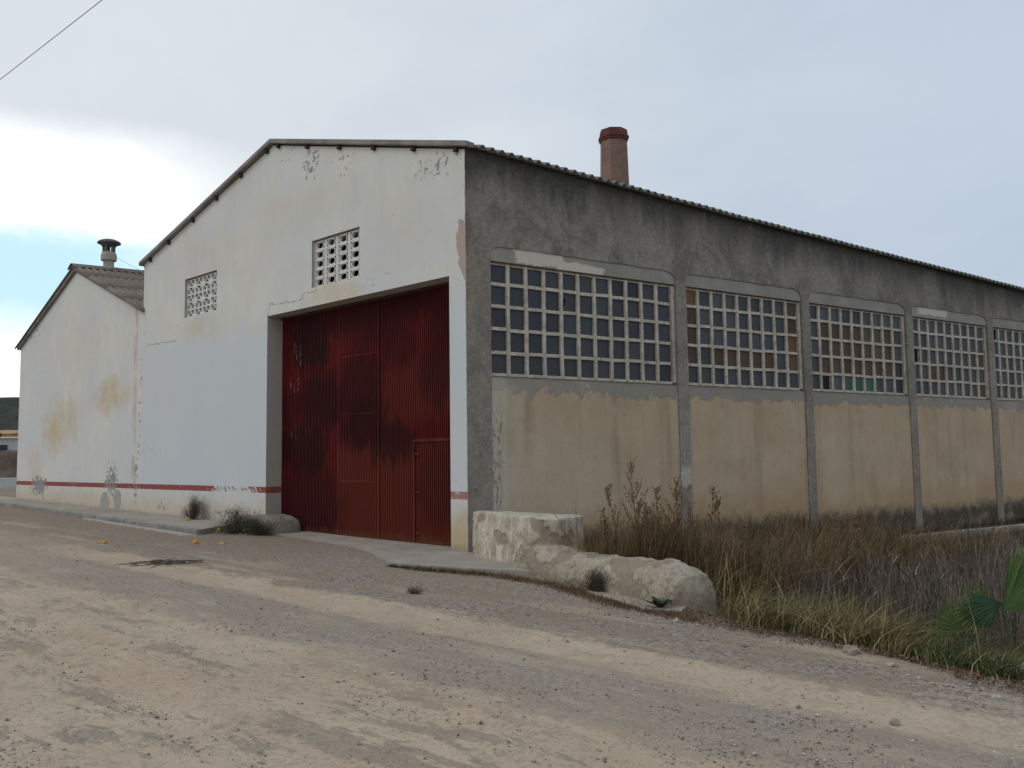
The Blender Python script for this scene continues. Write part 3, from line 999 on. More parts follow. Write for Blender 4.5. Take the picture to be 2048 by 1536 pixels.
def build_vent(key):
    x0, x1, z0, z1 = VENTS[key]
    v = bpy.data.objects.new('vent_screen', None)
    link(v, wh, Matrix.Translation(((x0 + x1) / 2, 0.06, z0)))
    tag(v, 'screen of cement blocks with oval openings' if key == 'a' else 'screen of cement blocks with curved fan openings')
    w, h = (x1 - x0 - 0.01) / 4, (z1 - z0 - 0.03) / 5
    ms = []
    for flip in (False, True):
        b = vent_block_oval(w - 0.004, h - 0.004) if key == 'a' else vent_block_fan(w - 0.004, h - 0.004, flip)
        me = mesh('vent_block', b.V, b.F)
        me.materials.append(BLOCKC)
        ms.append(me)
    for r in range(5):
        for c in range(4):
            flip = (r % 2 == 1) if key == 'b' else False
            if key == 'b' and (r, c) == (1, 3): flip = False
            o = bpy.data.objects.new('vent_block', ms[1 if flip else 0])
            link(o, v, Matrix.Translation((-(x1 - x0) / 2 + 0.005 + w * (c + 0.5), random.uniform(-0.004, 0.004), 0.005 + h * (r + 0.5))) @ Matrix.Rotation(random.uniform(-.006, .006), 4, 'Y'))


build_vent('a')
build_vent('b')

# ---- verges and purlin ends ----------------------------------------
VT = 0.105


def verge(parent, xa, za, xb, zb, m, nm='verge_board', th=VT, y0=-0.12, y1=0.10, M=None):
    MB().prism_xz([(xa, za - th), (xb, zb - th), (xb, zb), (xa, za)], y0, y1).obj(nm, m, parent, M, bevel=0.012)


verge(wh, APEX[0], 9.30, 0.16, 7.50, VERGE)
verge(wh, -13.55, 7.47, APEX[0], 9.30, VERGE)
pm = MB().box(-0.045, 0.045, -0.07, 0.05, -0.05, 0.055)
pme = mesh('purlin_end', pm.V, pm.F)
pme.materials.append(RUSTY)
for x in (-6.30, -5.10, -3.88, -2.68, -1.42, -0.20, -6.80, -8.0, -9.21, -10.46, -11.84, -12.97):
    zz = 9.30 - VT - 0.055 - (abs(x - APEX[0])) * ((9.30 - 7.50) / 6.71 if x > APEX[0] else (9.30 - 7.47) / 7.0)
    o = bpy.data.objects.new('purlin_end', pme)
    link(o, wh, Matrix.Translation((x, 0, zz)) @ Matrix.Rotation(0.26 if x > APEX[0] else -0.26, 4, 'Y'))

# ---- side wall ------------------------------------------------------
SIDE = S_IN_F
PILS = [(0.0, 0.535), (5.255, 5.56), (9.42, 9.71), (13.70, 14.01), (17.78, 18.11), (21.95, 22.26), (26.10, 26.45)]
BAYS = [(PILS[i][1], PILS[i + 1][0]) for i in range(6)]
WB, WT_ = 3.245, 5.375

for i, (a, b_) in enumerate(PILS):
    pb = MB()
    y0 = -0.002 if i == 0 else -0.012
    n = 26
    V, Fc = [], []
    for k in range(n + 1):
        z = -0.6 + (5.40 + 0.6) * k / n
        j = (lambda s: fbm((s * 7.1, z * 1.7, i), 1.0) * 0.012) if 0 < k < n else (lambda s: 0)
        V += [(a + (j(1) if i else 0), y0, z), (b_ + j(2), y0, z), (b_ + j(2), 0.30, z), (a + (j(1) if i else 0), 0.30, z)]
    for k in range(n):
        for q in range(4):
            Fc.append((k * 4 + q, k * 4 + (q + 1) % 4, k * 4 + 4 + (q + 1) % 4, k * 4 + 4 + q))
    obj('pilaster', V, Fc, PIL, wh, SIDE)


def build_upper():
    b = MB()
    for i, (l, r) in enumerate(BAYS):
        zt = lambda v: eave_z(v) - 0.03
        bot = [(l, 5.40), (l + 0.006, 5.50), (l + 0.03, 5.585), (l + 0.09, 5.635), (l + 0.24, 5.655)]
        m_ = int((r - l - 0.6) / 0.35)
        for k in range(1, m_):
            v = l + 0.3 + (r - l - 0.6) * k / m_
            bot.append((v, 5.66 + fbm((v * 2.2, i, 0), 1.0) * 0.02))
        bot += [(r - 0.30, 5.66), (r - 0.12, 5.62), (r - 0.04, 5.55), (r - 0.005, 5.46), (r, 5.40)]
        V, Fc = [], []
        for v, z in bot:
            V += [(v, 0, z), (v, 0, zt(v)), (v, 0.25, z)]
        for k in range(len(bot) - 1):
            Fc.append((k * 3, k * 3 + 3, k * 3 + 4, k * 3 + 1))
            Fc.append((k * 3 + 2, k * 3 + 5, k * 3 + 3, k * 3))
        b.add(V, Fc)
    for a, c in PILS:
        b.add([(a, 0, 5.40), (c, 0, 5.40), (c, 0, eave_z(c) - 0.03), (a, 0, eave_z(a) - 0.03)], [(0, 1, 2, 3)])
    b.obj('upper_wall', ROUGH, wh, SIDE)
    # inside skin and far end so the hall is dark
    d = MB()
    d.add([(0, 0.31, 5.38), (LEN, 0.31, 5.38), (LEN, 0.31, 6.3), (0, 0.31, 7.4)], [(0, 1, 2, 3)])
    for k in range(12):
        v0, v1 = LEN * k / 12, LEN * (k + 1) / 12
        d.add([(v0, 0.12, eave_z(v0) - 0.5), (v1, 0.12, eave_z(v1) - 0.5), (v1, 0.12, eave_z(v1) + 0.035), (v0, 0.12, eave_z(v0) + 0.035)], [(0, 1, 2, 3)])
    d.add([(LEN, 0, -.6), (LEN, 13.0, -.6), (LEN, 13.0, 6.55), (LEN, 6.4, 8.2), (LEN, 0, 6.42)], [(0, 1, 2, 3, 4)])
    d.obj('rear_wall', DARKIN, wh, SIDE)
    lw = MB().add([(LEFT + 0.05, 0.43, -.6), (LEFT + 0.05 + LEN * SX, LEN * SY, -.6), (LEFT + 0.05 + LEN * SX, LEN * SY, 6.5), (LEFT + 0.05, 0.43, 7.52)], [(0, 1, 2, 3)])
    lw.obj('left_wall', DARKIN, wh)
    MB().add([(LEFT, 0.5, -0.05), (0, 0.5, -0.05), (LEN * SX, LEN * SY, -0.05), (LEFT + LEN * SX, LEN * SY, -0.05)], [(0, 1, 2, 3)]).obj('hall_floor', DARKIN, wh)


build_upper()

for i, (l, r) in enumerate(BAYS):
    # smooth lintel strip over the window
    MB().box(l - 0.01, r + 0.01, 0.022, 0.20, WT_ + 0.002, 5.70).obj('lintel_panel', CEMENT, wh, SIDE)
    # rendered panel under the window
    nx, nz_ = 14, 8
    V, Fc = [], []
    for k in range(nz_ + 1):
        for q in range(nx + 1):
            v = l + (r - l) * q / nx
            z = -0.6 + (WB - 0.04 + 0.6) * k / nz_
            V.append((v, 0.018 + fbm((v * 0.9, z * 0.9, i * 3.0), 1.0) * 0.008, z))
    for k in range(nz_):
        for q in range(nx):
            a = k * (nx + 1) + q
            Fc.append((a, a + 1, a + nx + 2, a + nx + 1))
    kb = len(V)
    V += [(l, 0.0, WB - 0.04), (r, 0.0, WB - 0.04), (r, 0.25, WB - 0.035), (l, 0.25, WB - 0.035)]
    Fc.append((kb, kb + 1, kb + 2, kb + 3))
    obj('bay_panel', V, Fc, PANEL, wh, SIDE)

# ---- windows --------------------------------------------------------
COLS = [11, 9, 9, 9, 9, 9]
B_, O_, D_, G_, K_, V_ = 'brown', 'ochre', 'dark', 'green', 'missing', 'olive'
SPEC = {i: {} for i in range(6)}
SPEC[0].update({(0, 7): 'hole_top', (0, 8): D_, (1, 4): 'hole_side'})
for r_ in range(4): SPEC[1][(r_, 0)] = B_
SPEC[1].update({(0, 0): O_, (0, 8): B_, (1, 8): B_, (2, 8): O_, (3, 8): O_})
for c_ in range(2, 7): SPEC[1][(3, c_)] = B_
for r_ in (1, 2, 3):
    for c_ in range(1, 8): SPEC[2][(r_, c_)] = V_ if (r_, c_) in ((1, 5), (1, 6), (2, 6)) else B_
SPEC[2].update({(4, 1): K_, (4, 3): G_, (4, 4): G_, (4, 5): G_, (4, 8): D_, (3, 8): D_})
SPEC[3].update({(2, 0): K_, (2, 7): V_, (2, 8): B_, (3, 2): B_, (3, 3): B_, (4, 8): V_})
SPEC[4].update({(0, 0): K_, (2, 5): B_})
PM = {B_: PANE_BROWN, O_: PANE_OCHRE, D_: PANE_DARK, G_: PANE_GREEN, V_: PANE_OLIVE}
pane_cache = {}


def pane_mesh(w, h, m, hole=None):
    key = (round(w, 4), round(h, 4), m.name, hole)
    if key not in pane_cache:
        if hole == 'hole_side':
            o = [(-w / 2, -h / 2), (w / 2, -h / 2), (w / 2, h / 2), (-w / 2, h / 2)]
            hl = [(-w * .44, -.02), (-w * .40, -.09), (-w * .30, -.075), (-w * .28, 0.0), (-w * .20, .05), (-w * .27, .075), (-w * .38, .06)]
            b = MB().holed(o, [hl], 0.0, 0.005)
        elif hole == 'hole_top':
            o = [(-w / 2, -h / 2), (w / 2, -h / 2), (w / 2, h / 2), (-w * .08, h / 2), (-w * .12, h * .36), (-w * .28, h * .40), (-w * .34, h * .26), (-w * .47, h * .34), (-w / 2, h * .22)]
            b = MB().holed(o, [], 0.0, 0.005)
        else:
            b = MB().box(-w / 2, w / 2, 0, 0.005, -h / 2, h / 2)
        me = mesh('pane', b.V, b.F)
        me.materials.append(m)
        pane_cache[key] = me
    return pane_cache[key]


for i, (l, r) in enumerate(BAYS):
    nc = COLS[i]
    win = bpy.data.objects.new('window', None)
    link(win, wh, SIDE @ Matrix.Translation((l, 0.10, WB)))
    W, H = r - l, WT_ - WB
    fr_r = 0.085
    x0, x1 = 0.012, W - fr_r
    cw = (x1 - x0) / nc
    rows = [0.0, 0.412, 0.853, 1.284, 1.714, H]
    rw = np.random.default_rng(40 + i)
    # frame
    f = MB()
    f.box(W - fr_r, W - 0.002, -0.045, 0.06, 0.0, H - 0.028)
    f.box(0.0, x0, -0.01, 0.06, 0.0, H)
    f.box(x0, x1, -0.02, 0.06, -0.028, 0.028)
    f.box(x0, x1, -0.02, 0.06, H - 0.058, H - 0.028)
    MB().box(x0, W - 0.002, -0.035, 0.06, H - 0.027, H + 0.001).obj('head_board', HEADW, win)
    f.obj('window_frame', WOOD, win, bevel=0.004)
    for c in range(1, nc):
        xx = x0 + cw * c
        b = MB()
        V = []
        for k in range(6):
            z = rows[k]
            j = rw.uniform(-0.006, 0.006)
            V += [(xx - 0.041 + j, -0.034, z), (xx + 0.037 + j, -0.034, z), (xx + 0.037 + j, 0.05, z), (xx - 0.041 + j, 0.05, z)]
        Fc = [(k * 4 + q, k * 4 + (q + 1) % 4, k * 4 + 4 + (q + 1) % 4, k * 4 + 4 + q) for k in range(5) for q in range(4)]
        b.add(V, Fc)
        b.obj('glazing_bar', WOOD, win, bevel=0.006)
    for k in range(1, 5):
        b = MB()
        for c in range(nc):
            z = rows[k] + rw.uniform(-0.009, 0.009)
            tl = rw.uniform(-0.008, 0.008)
            a0, a1 = x0 + cw * c + (0.037 if c else 0), x0 + cw * (c + 1) - 0.041
            th = 0.033
            b.add([(a0, -0.028, z - th), (a1, -0.028, z - th + tl), (a1, 0.04, z - th + tl), (a0, 0.04, z - th),
                   (a0, -0.028, z + th), (a1, -0.028, z + th + tl), (a1, 0.04, z + th + tl), (a0, 0.04, z + th)],
                  [(3, 2, 1, 0), (4, 5, 6, 7), (0, 1, 5, 4), (1, 2, 6, 5), (2, 3, 7, 6), (3, 0, 4, 7)])
        b.obj('glazing_bar', WOOD, win, bevel=0.005)
    for rr in range(5):                       # row 0 is the top one
        k = 4 - rr
        z0, z1 = rows[k], rows[k + 1]
        for c in range(nc):
            s = SPEC[i].get((rr, c))
            if s == K_:
                continue
            base = PANE_BLUE if i == 0 else (PANE_GREY if rw.random() < (0.55 if i < 3 else 0.8) else PANE_BLUE)
            hole = s if s in ('hole_side', 'hole_top') else None
            m = PANE_DARK if s == 'hole_top' else PM.get(s, base)
            o = bpy.data.objects.new('pane', pane_mesh(cw - 0.05, 0.40, m, hole))
            link(o, win, Matrix.Translation((x0 + cw * (c + 0.5), 0.012 + rw.uniform(0, 0.004), (z0 + z1) / 2))
                 @ Matrix.Rotation(rw.uniform(-.012, .012), 4, 'X') @ Matrix.Rotation(rw.uniform(-.012, .012), 4, 'Z'))


# ---- corrugated roof ------------------------------------------------
def corr_sheet(s0, s1, t0, t1, pos, amp=0.038, pitch=0.215, lift=0.0, th=0.012, per=8):
    n = max(4, int(round((s1 - s0) / pitch * per)))
    V, Fc = [], []
    for i in range(n + 1):
        s = s0 + (s1 - s0) * i / n
        w = amp * math.cos(2 * PI * s / pitch)
        for t_, e in ((t0, 0), (t1, 0)):
            p = Vector(pos(s, t_))
            V.append((p.x, p.y, p.z + w + lift))
            V.append((p.x, p.y, p.z + w + lift - th))
    for i in range(n):
        k = i * 4
        Fc += [(k, k + 4, k + 6, k + 2), (k + 3, k + 7, k + 5, k + 1), (k + 1, k + 5, k + 4, k), (k + 2, k + 6, k + 7, k + 3)]
    Fc += [(0, 2, 3, 1), (n * 4 + 1, n * 4 + 3, n * 4 + 2, n * 4)]
    return V, Fc


def build_roof():
    roof = bpy.data.objects.new('roof', None)
    link(roof, wh)
    slope_r = (9.30 - 7.50) / 6.71
    slope_l = (9.30 - 7.47) / 7.0

    def pr(s, t):          # right slope, t measured from the side eave towards the ridge
        return (s * SX - t, s * SY, eave_z(s) + 0.03 + slope_r * t)

    def pl(s, t):
        return (s * SX - 6.55 - t, s * SY, eave_z(s) + 0.03 + slope_r * 6.55 - slope_l * t)
    w6 = 0.215 * 5
    k = 0
    s = 0.07
    while s < LEN + 0.3:
        for (t0, t1, lf) in ((-0.22, 2.35, 0.0), (2.2, 4.6, 0.012), (4.45, 6.62, 0.024)):
            V, Fc = corr_sheet(s, s + w6 + 0.02, t0 + random.uniform(-.015, .015), t1, pr, lift=lf + 0.004 * (k % 2))
            obj('roof_sheet', V, Fc, FIBRE, roof, None, True)
        V, Fc = corr_sheet(s, s + w6 + 0.02, -0.05, 7.1, pl, lift=0.004 * (k % 2))
        obj('roof_sheet', V, Fc, FIBRE, roof, None, True)
        s += w6
        k += 1


build_roof()

# ================================================================== ANNEX
AX0, AX1, AAX, AZ, AE0, AE1 = -23.72, -13.44, -18.60, 8.06, 5.98, 6.05
an = empty('annex_building', FR @ Matrix.Translation((-18.6, 0, 0.25)), 'lower white gabled annex on the left with brown corrugated roof and flue', 'building')
AM = Matrix.Translation((18.6, 0, -0.25))


def build_annex():
    b = MB().prism_xz([(AX0, -0.6), (AX1, -0.6), (AX1, AE1 - 0.05), (AAX, AZ - 0.08), (AX0, AE0 - 0.05)], 0.035, 0.30)
    b.obj('front_wall', WHITE, an, AM)
    L = 11.0
    dx, dy = L * SX, L * SY
    MB().add([(AX0, 0.3, -.6), (AX0 + dx, dy, -.6), (AX0 + dx, dy, AE0), (AX0, 0.3, AE0)], [(0, 1, 2, 3)]).obj('left_wall', WHITE, an, AM)
    MB().add([(AX0 + dx, dy, -.6), (AX1 + dx, dy, -.6), (AX1 + dx, dy, AE1), (AAX + dx, dy, AZ), (AX0 + dx, dy, AE0)], [(0, 1, 2, 3, 4)]).obj('rear_wall', WHITE, an, AM)
    roof = bpy.data.objects.new('roof', None)
    link(roof, an, AM)
    sr = (AZ + 0.06 - (AE1 + 0.03)) / (AX1 - AAX)
    sl = (AZ + 0.06 - (AE0 + 0.03)) / (AAX - AX0)
    RZ = AZ + 0.10

    def pr(s, t):
        return (AAX + s * SX + t, s * SY, RZ - sr * t)

    def pl(s, t):
        return (AAX + s * SX - t, s * SY, RZ - sl * t)
    w6 = 0.215 * 5
    s = -0.13
    k = 0
    while s < L:
        for (t0, t1, lf) in ((0.0, 1.35, 0.045), (1.2, 2.7, 0.03), (2.55, 4.1, 0.015), (3.95, 5.25, 0.0)):
            V, Fc = corr_sheet(s, s + w6 + 0.02, t0, t1 + random.uniform(-.05, .05), pr, lift=lf + 0.006 * (k % 2))
            obj('roof_sheet', V, Fc, FIBRE_W, roof, None, True)
        V, Fc = corr_sheet(s, s + w6 + 0.02, 0.0, 5.3, pl, lift=0.01 * (k % 2))
        obj('roof_sheet', V, Fc, FIBRE_W, roof, None, True)
        s += w6
        k += 1
    # ridge capping, one piece per sheet width
    s = -0.15
    while s < L:
        V, Fc = [], []
        for ss in (s, s + w6 + 0.05):
            for tt, zz in ((-0.30, 0.075 - 0.3 * sl), (-0.06, 0.10), (0.06, 0.10), (0.30, 0.075 - 0.3 * sr)):
                V.append((AAX + ss * SX + tt, ss * SY, RZ + zz))
        Fc = [(q, q + 1, q + 5, q + 4) for q in range(3)]
        o = obj('ridge_cap', V, Fc, FIBRE_W, roof)
        md = o.modifiers.new('solid', 'SOLIDIFY')
        md.thickness = 0.02
        s += w6
    # verges: a cement fillet under the sheets
    verge(an, AX0 - 0.10, AE0 + 0.03, AAX, AZ + 0.075, VERGE, th=0.13, y0=-0.07, y1=0.30, M=AM)
    verge(an, AAX, AZ + 0.075, AX1 + 0.10, AE1 + 0.04, FIBRE_W, th=0.10, y0=-0.07, y1=0.30, M=AM)
    # flue
    fl = bpy.data.objects.new('flue', None)
    link(fl, an, AM @ Matrix.Translation((-18.37, 0.97, 0)))
    MB().lathe([(0.17, 7.6), (0.17, 8.55)], 20).obj('pipe', FLUE, fl, smooth=False)
    MB().lathe([(0.20, 8.46), (0.245, 8.475), (0.25, 8.52), (0.25, 8.66), (0.22, 8.74), (0.19, 8.77)], 20).obj('collar', FLUE, fl)
    b = MB()
    for q in range(5):
        a = 2 * PI * q / 5 + 0.3
        b.tube([(0.165 * math.cos(a), 0.165 * math.sin(a), 8.76), (0.165 * math.cos(a), 0.165 * math.sin(a), 8.93), (0.21 * math.cos(a), 0.21 * math.sin(a), 9.02)], 0.05, 8)
    b.obj('cap_post', FLUECAP, fl)
    MB().lathe([(0.16, 8.97), (0.30, 9.03), (0.37, 9.055), (0.375, 9.08), (0.33, 9.13), (0.22, 9.18), (0.10, 9.20)], 22).obj('cap', FLUECAP, fl)
    w = MB()
    for ex, ey in ((1.0, 0.9), (-0.9, 0.6)):
        w.tube([(0, 0, 8.72), (ex * 0.9, ey, 8.02)], 0.006, 4)
    w.obj('stay_wire', STEEL, fl)


build_annex()

# ================================================================== BRICK CHIMNEY
cp_ = S2F(16.1, 14.6)
ch = empty('brick_chimney', FR @ Matrix.Translation((cp_[0], cp_[1], 0)), 'octagonal brick chimney stack with red cap rising behind the grey roof', 'chimney')
MB().lathe([(0.92, -0.5), (0.64, 13.0), (0.585, 15.15)], 8).obj('shaft', BRICK, ch)
MB().lathe([(0.585, 15.12), (0.64, 15.16), (0.64, 15.24), (0.68, 15.26), (0.68, 15.34), (0.63, 15.36), (0.62, 15.46), (0.60, 15.62), (0.42, 15.64)], 8).obj('cap', BRICKCAP, ch)

# ================================================================== PAVEMENT, APRON
def pave():
    top = lambda x, y: -0.0145 * x - 0.012 * y + 0.12
    pts = [(-46, 0.2), (-46, -1.15), (-21, -1.05), (-12.3, -1.35), (-6.75, -1.55), (-7.75, -0.15), (-7.9, 0.2)]
    o = MB().prism_xy(pts, lambda x, y: top(x, y) - 0.5, top).obj('pavement', SLAB, None, FR)
    tag(o, kind='structure')
    edge = [(-46, -1.15), (-21, -1.05), (-12.3, -1.35), (-6.75, -1.55)]
    # kerb stones along the edge
    P = np.array(edge)
    seg = np.sqrt(((P[1:] - P[:-1]) ** 2).sum(1))
    tot = seg.sum()
    cum = np.concatenate([[0], np.cumsum(seg)])
    n = int(tot / 1.0)
    for k in range(n):
        s0, s1 = tot * k / n + 0.006, tot * (k + 1) / n - 0.006
        q0 = [np.interp(s0, cum, P[:, j]) for j in (0, 1)]
        q1 = [np.interp(s1, cum, P[:, j]) for j in (0, 1)]
        d = 0.13
        b = MB().prism_xy([(q0[0], q0[1] - d), (q1[0], q1[1] - d), (q1[0], q1[1] - 0.003), (q0[0], q0[1] - 0.003)],
                          lambda x, y: top(x, y) - 0.5, lambda x, y: top(x, y) + 0.004 + 0.004 * math.sin(k * 2.3))
        b.obj('kerb_stone', KERB, o, bevel=0.02)
    g = MB().prism_xy([(-13.2, -1.62), (-6.75, -1.98), (-6.5, -1.80), (-13.2, -1.50)], lambda x, y: gz(x, y) - 0.1, lambda x, y: gz(x, y) + 0.03)
    tag(g.obj('gutter_strip', GUTTER, None, FR), kind='structure')


pave()


def apron():
    pts = [(-6.76, 0.46), (-6.9, -0.25), (-5.4, -0.50), (-4.2, -0.55), (-2.6, -0.75), (-1.3, -1.15), (-0.3, -1.75), (0.7, -2.02), (1.5, -1.85), (2.3, -1.50), (3.0, -1.20),
           (3.05, -0.7), (2.6, -0.25), (0.5, -0.15), (0.03, 0.0), (-0.44, 0.0), (-0.44, 0.46)]
    rim = []
    for i in range(len(pts)):
        p, q = pts[i], pts[(i + 1) % len(pts)]
        m_ = 5 if 1 <= i <= 10 else 1
        for k in range(m_):
            u = k / m_
            x, y = p[0] + (q[0] - p[0]) * u, p[1] + (q[1] - p[1]) * u
            if 1 <= i <= 10:
                y += fbm((x * 2.5, y * 2.5, 3), 1.0) * 0.07
            rim.append((x, y))
    b = MB().prism_xy(rim, lambda x, y: -0.4, lambda x, y: gz(x, y) + 0.018 + 0.045 * float(sstep(x, -1.5, 2.0)))
    tag(b.obj('gate_apron', SLAB, None, FR), kind='structure')


apron()
# low kerb in front of the long side wall, and the dark verge behind it
kb = empty('channel_kerb', SD @ Matrix.Translation((9.6, -1.62, -0.4)), 'long pale cement kerb running along the foot of the tan side wall', 'kerb')
x = 0.0
while x < 24:
    MB().box(x, x + 1.98, -0.09, 0.09, -0.3, 0.19 + 0.004 * math.sin(x)).obj('kerb_stone', GUTTER, kb, bevel=0.015)
    x += 2.0


# ================================================================== LUMPY SOLIDS
def superblob(rx, ry, rz, e=0.5, nu=36, nv=20, disp=0.03, sc=2.0, seed=0.0, zmin=-0.35):
    V, Fc = [], []
    pw = lambda c, e_: math.copysign(abs(c) ** e_, c)
    for j in range(nv + 1):
        ph = -PI / 2 + PI * j / nv
        for i in range(nu):
            th = 2 * PI * i / nu
            p = Vector((rx * pw(math.cos(ph), e) * pw(math.cos(th), e), ry * pw(math.cos(ph), e) * pw(math.sin(th), e), rz * pw(math.sin(ph), e)))
            n = p.normalized()
            p = p + n * (disp * fbm((p.x + seed, p.y, p.z), sc, 5))
            V.append(p)
    for j in range(nv):
        for i in range(nu):
            Fc.append((j * nu + i, j * nu + (i + 1) % nu, (j + 1) * nu + (i + 1) % nu, (j + 1) * nu + i))
    return V, Fc


# wheel-guard stone at the left jamb of the gate
V, Fc = superblob(0.86, 0.48, 0.46, 0.48, 60, 34, 0.05, 2.6, 3.0)
o = obj('guard_stone', V, Fc, STONE, None, FR @ Matrix.Translation((-6.55, -0.04, 0.0)), True)
tag(o, 'rounded grey wheel guard stone at the left foot of the red gate', 'guard stone')


# squat plastered block at the building corner
def masonry_block():
    foot = [(0.62, -0.52), (2.5, -0.90), (2.76, -0.70), (2.62, 0.15), (0.42, 0.02)]
    topo = [(0.50, -0.36), (2.50, -0.90), (2.78, -0.72), (2.62, 0.05), (0.42, -0.05)]
    H0, H1 = -0.35, 0.775
    per = 34
    rows = 48
    def ring(poly, n):
        P = np.array(poly + [poly[0]])
        sg = np.sqrt(((P[1:] - P[:-1]) ** 2).sum(1))
        cum = np.concatenate([[0], np.cumsum(sg)])
        return [(np.interp(cum[-1] * k / n, cum, P[:, 0]), np.interp(cum[-1] * k / n, cum, P[:, 1])) for k in range(n)]
    n = 260
    rf, rt = ring(foot, n), ring(topo, n)
    V, Fc, lost = [], [], []
    cx, cy = 1.6, -0.4
    for j in range(rows + 1):
        u = j / rows
        for k in range(n):
            x, y = rf[k][0] + (rt[k][0] - rf[k][0]) * u, rf[k][1] + (rt[k][1] - rf[k][1]) * u
            z = H0 + (H1 - H0) * u
            d = Vector((x - cx, y - cy, 0)).normalized()
            q = fbm((x * 3.0, y * 3.0, z * 3.0), 1.0, 5) * 0.016 + fbm((x * 11.0, y * 11.0, z * 11.0), 1.0, 3) * 0.006
            lo = fbm((x * 1.7 + 2.0, y * 1.7, z * 2.4), 1.0, 6)
            lost.append(1.0 if lo > 0.16 else 0.0)
            if lo > 0.16: q -= 0.016
            if j == rows: q -= 0.012
            V.append((x + d.x * q, y + d.y * q, z + (0.03 * (x - 1.6) * -0.25 if j == rows else 0)))
    for j in range(rows):
        for k in range(n):
            Fc.append((j * n + k, j * n + (k + 1) % n, (j + 1) * n + (k + 1) % n, (j + 1) * n + k))
    # uneven top
    rings = 8
    prev = rows * n
    for q_ in range(1, rings):
        u = 1 - q_ / rings
        st = len(V)
        for k in range(n):
            x, y = cx + (rt[k][0] - cx) * u, cy + (rt[k][1] - cy) * u
            V.append((x, y, H1 + 0.008 + fbm((x * 3, y * 3, 2.0), 1.0, 4) * 0.014 - 0.0075 * (x - 1.6)))
        for k in range(n):
            Fc.append((prev + k, prev + (k + 1) % n, st + (k + 1) % n, st + k))
        prev = st
    Fc.append(tuple(prev + k for k in range(n)))
    o = obj('masonry_block', V, Fc, PLASTER, None, FR, True)
    lost += [0.0] * (len(V) - len(lost))
    o.data.attributes.new('lost', 'FLOAT', 'POINT').data.foreach_set('value', lost)
    tag(o, 'squat rectangular block of flaking tan plaster at the warehouse corner', 'masonry block')


masonry_block()


# rounded rubble wall running from the block towards the road
def low_wall():
    path = [(2.2, -0.75), (2.9, -0.95), (3.7, -1.25), (4.4, -1.48), (5.0, -1.67), (5.45, -1.82), (5.72, -1.92), (5.87, -1.97), (5.93, -2.0)]
    half = [0.34, 0.36, 0.40, 0.42, 0.43, 0.42, 0.40, 0.34, 0.16]
    hts = [0.42, 0.41, 0.42, 0.45, 0.475, 0.475, 0.45, 0.39, 0.22]
    P = np.array(path)
    seg = np.sqrt(((P[1:] - P[:-1]) ** 2).sum(1))
    cum = np.concatenate([[0], np.cumsum(seg)])
    n, m_ = 260, 90
    V, Fc, lost = [], [], []
    for i in range(n + 1):
        u = 1 - (1 - i / n) ** 1.25
        s = cum[-1] * u
        x, y = np.interp(s, cum, P[:, 0]), np.interp(s, cum, P[:, 1])
        x2, y2 = np.interp(min(s + .1, cum[-1]), cum, P[:, 0]), np.interp(min(s + .1, cum[-1]), cum, P[:, 1])
        if s + .1 >= cum[-1]:
            x2, y2 = x + 0.95, y - 0.3
        d = Vector((x2 - x, y2 - y, 0)).normalized()
        nrm = Vector((-d.y, d.x, 0))
        w, h = np.interp(s, cum, half), np.interp(s, cum, hts)
        base = gz(x, y)
        for j in range(m_ + 1):
            a = PI * j / m_
            c, sn = math.cos(a), math.sin(a)
            e = 0.55
            cc = math.copysign(abs(c) ** e, c)
            ss = abs(sn) ** 0.62
            p = Vector((x, y, 0)) + nrm * (-cc * w) + Vector((0, 0, base - 0.22 + (h + 0.22) * ss))
            nn = (nrm * (-cc) + Vector((0, 0, ss))).normalized()
            q = fbm((p.x * 1.6, p.y * 1.6, p.z * 1.6), 1.0, 4) * 0.055 + fbm((p.x * 5, p.y * 5, p.z * 5), 1.0, 5) * 0.022
            lo = fbm((p.x * 1.9 + 4.0, p.y * 1.9, p.z * 2.6), 1.0, 6)
            lost.append(1.0 if lo > 0.10 else 0.0)
            if lo > 0.10: q += -0.022 + 0.02 * abs(fbm((p.x * 9, p.y * 9, p.z * 9), 1.0, 2))
            V.append(p + nn * q)
    for i in range(n):
        for j in range(m_):
            k = i * (m_ + 1) + j
            Fc.append((k, k + 1, k + m_ + 2, k + m_ + 1))
    Fc.append(tuple(n * (m_ + 1) + j for j in range(m_ + 1)))
    o = obj('low_wall', V, Fc, RUBBLE, None, FR, True)
    o.data.attributes.new('lost', 'FLOAT', 'POINT').data.foreach_set('value', lost)
    tag(o, 'low rounded rubble wall with worn pale plaster ending beside the weeds', 'low wall')
    # thin slab at its foot near the road
    b = MB().prism_xy([(4.3, -2.05), (5.6, -2.62), (6.0, -2.45), (5.9, -2.2), (4.6, -1.75)], lambda x, y: -0.4, lambda x, y: gz(x, y) + 0.035)
    tag(b.obj('foot_slab', SLAB, None, FR, bevel=0.01), kind='structure')


low_wall()


# ================================================================== LOOSE THINGS ON THE GROUND
def stone(name, a, b, r, m, label, cat='stone', group=None, flat=0.55, seed=0):
    V, Fc = superblob(r, r * 0.75, r * flat, 0.95, 14, 9, r * 0.55, 0.9 / r, seed * 3.7)
    o = obj(name, V, Fc, m, None, FR @ Matrix.Translation((a, b, gz(a, b) + r * flat * 0.45)) @ Matrix.Rotation(seed * 1.3, 4, 'Z'), False)
    return tag(o, label, cat, group)


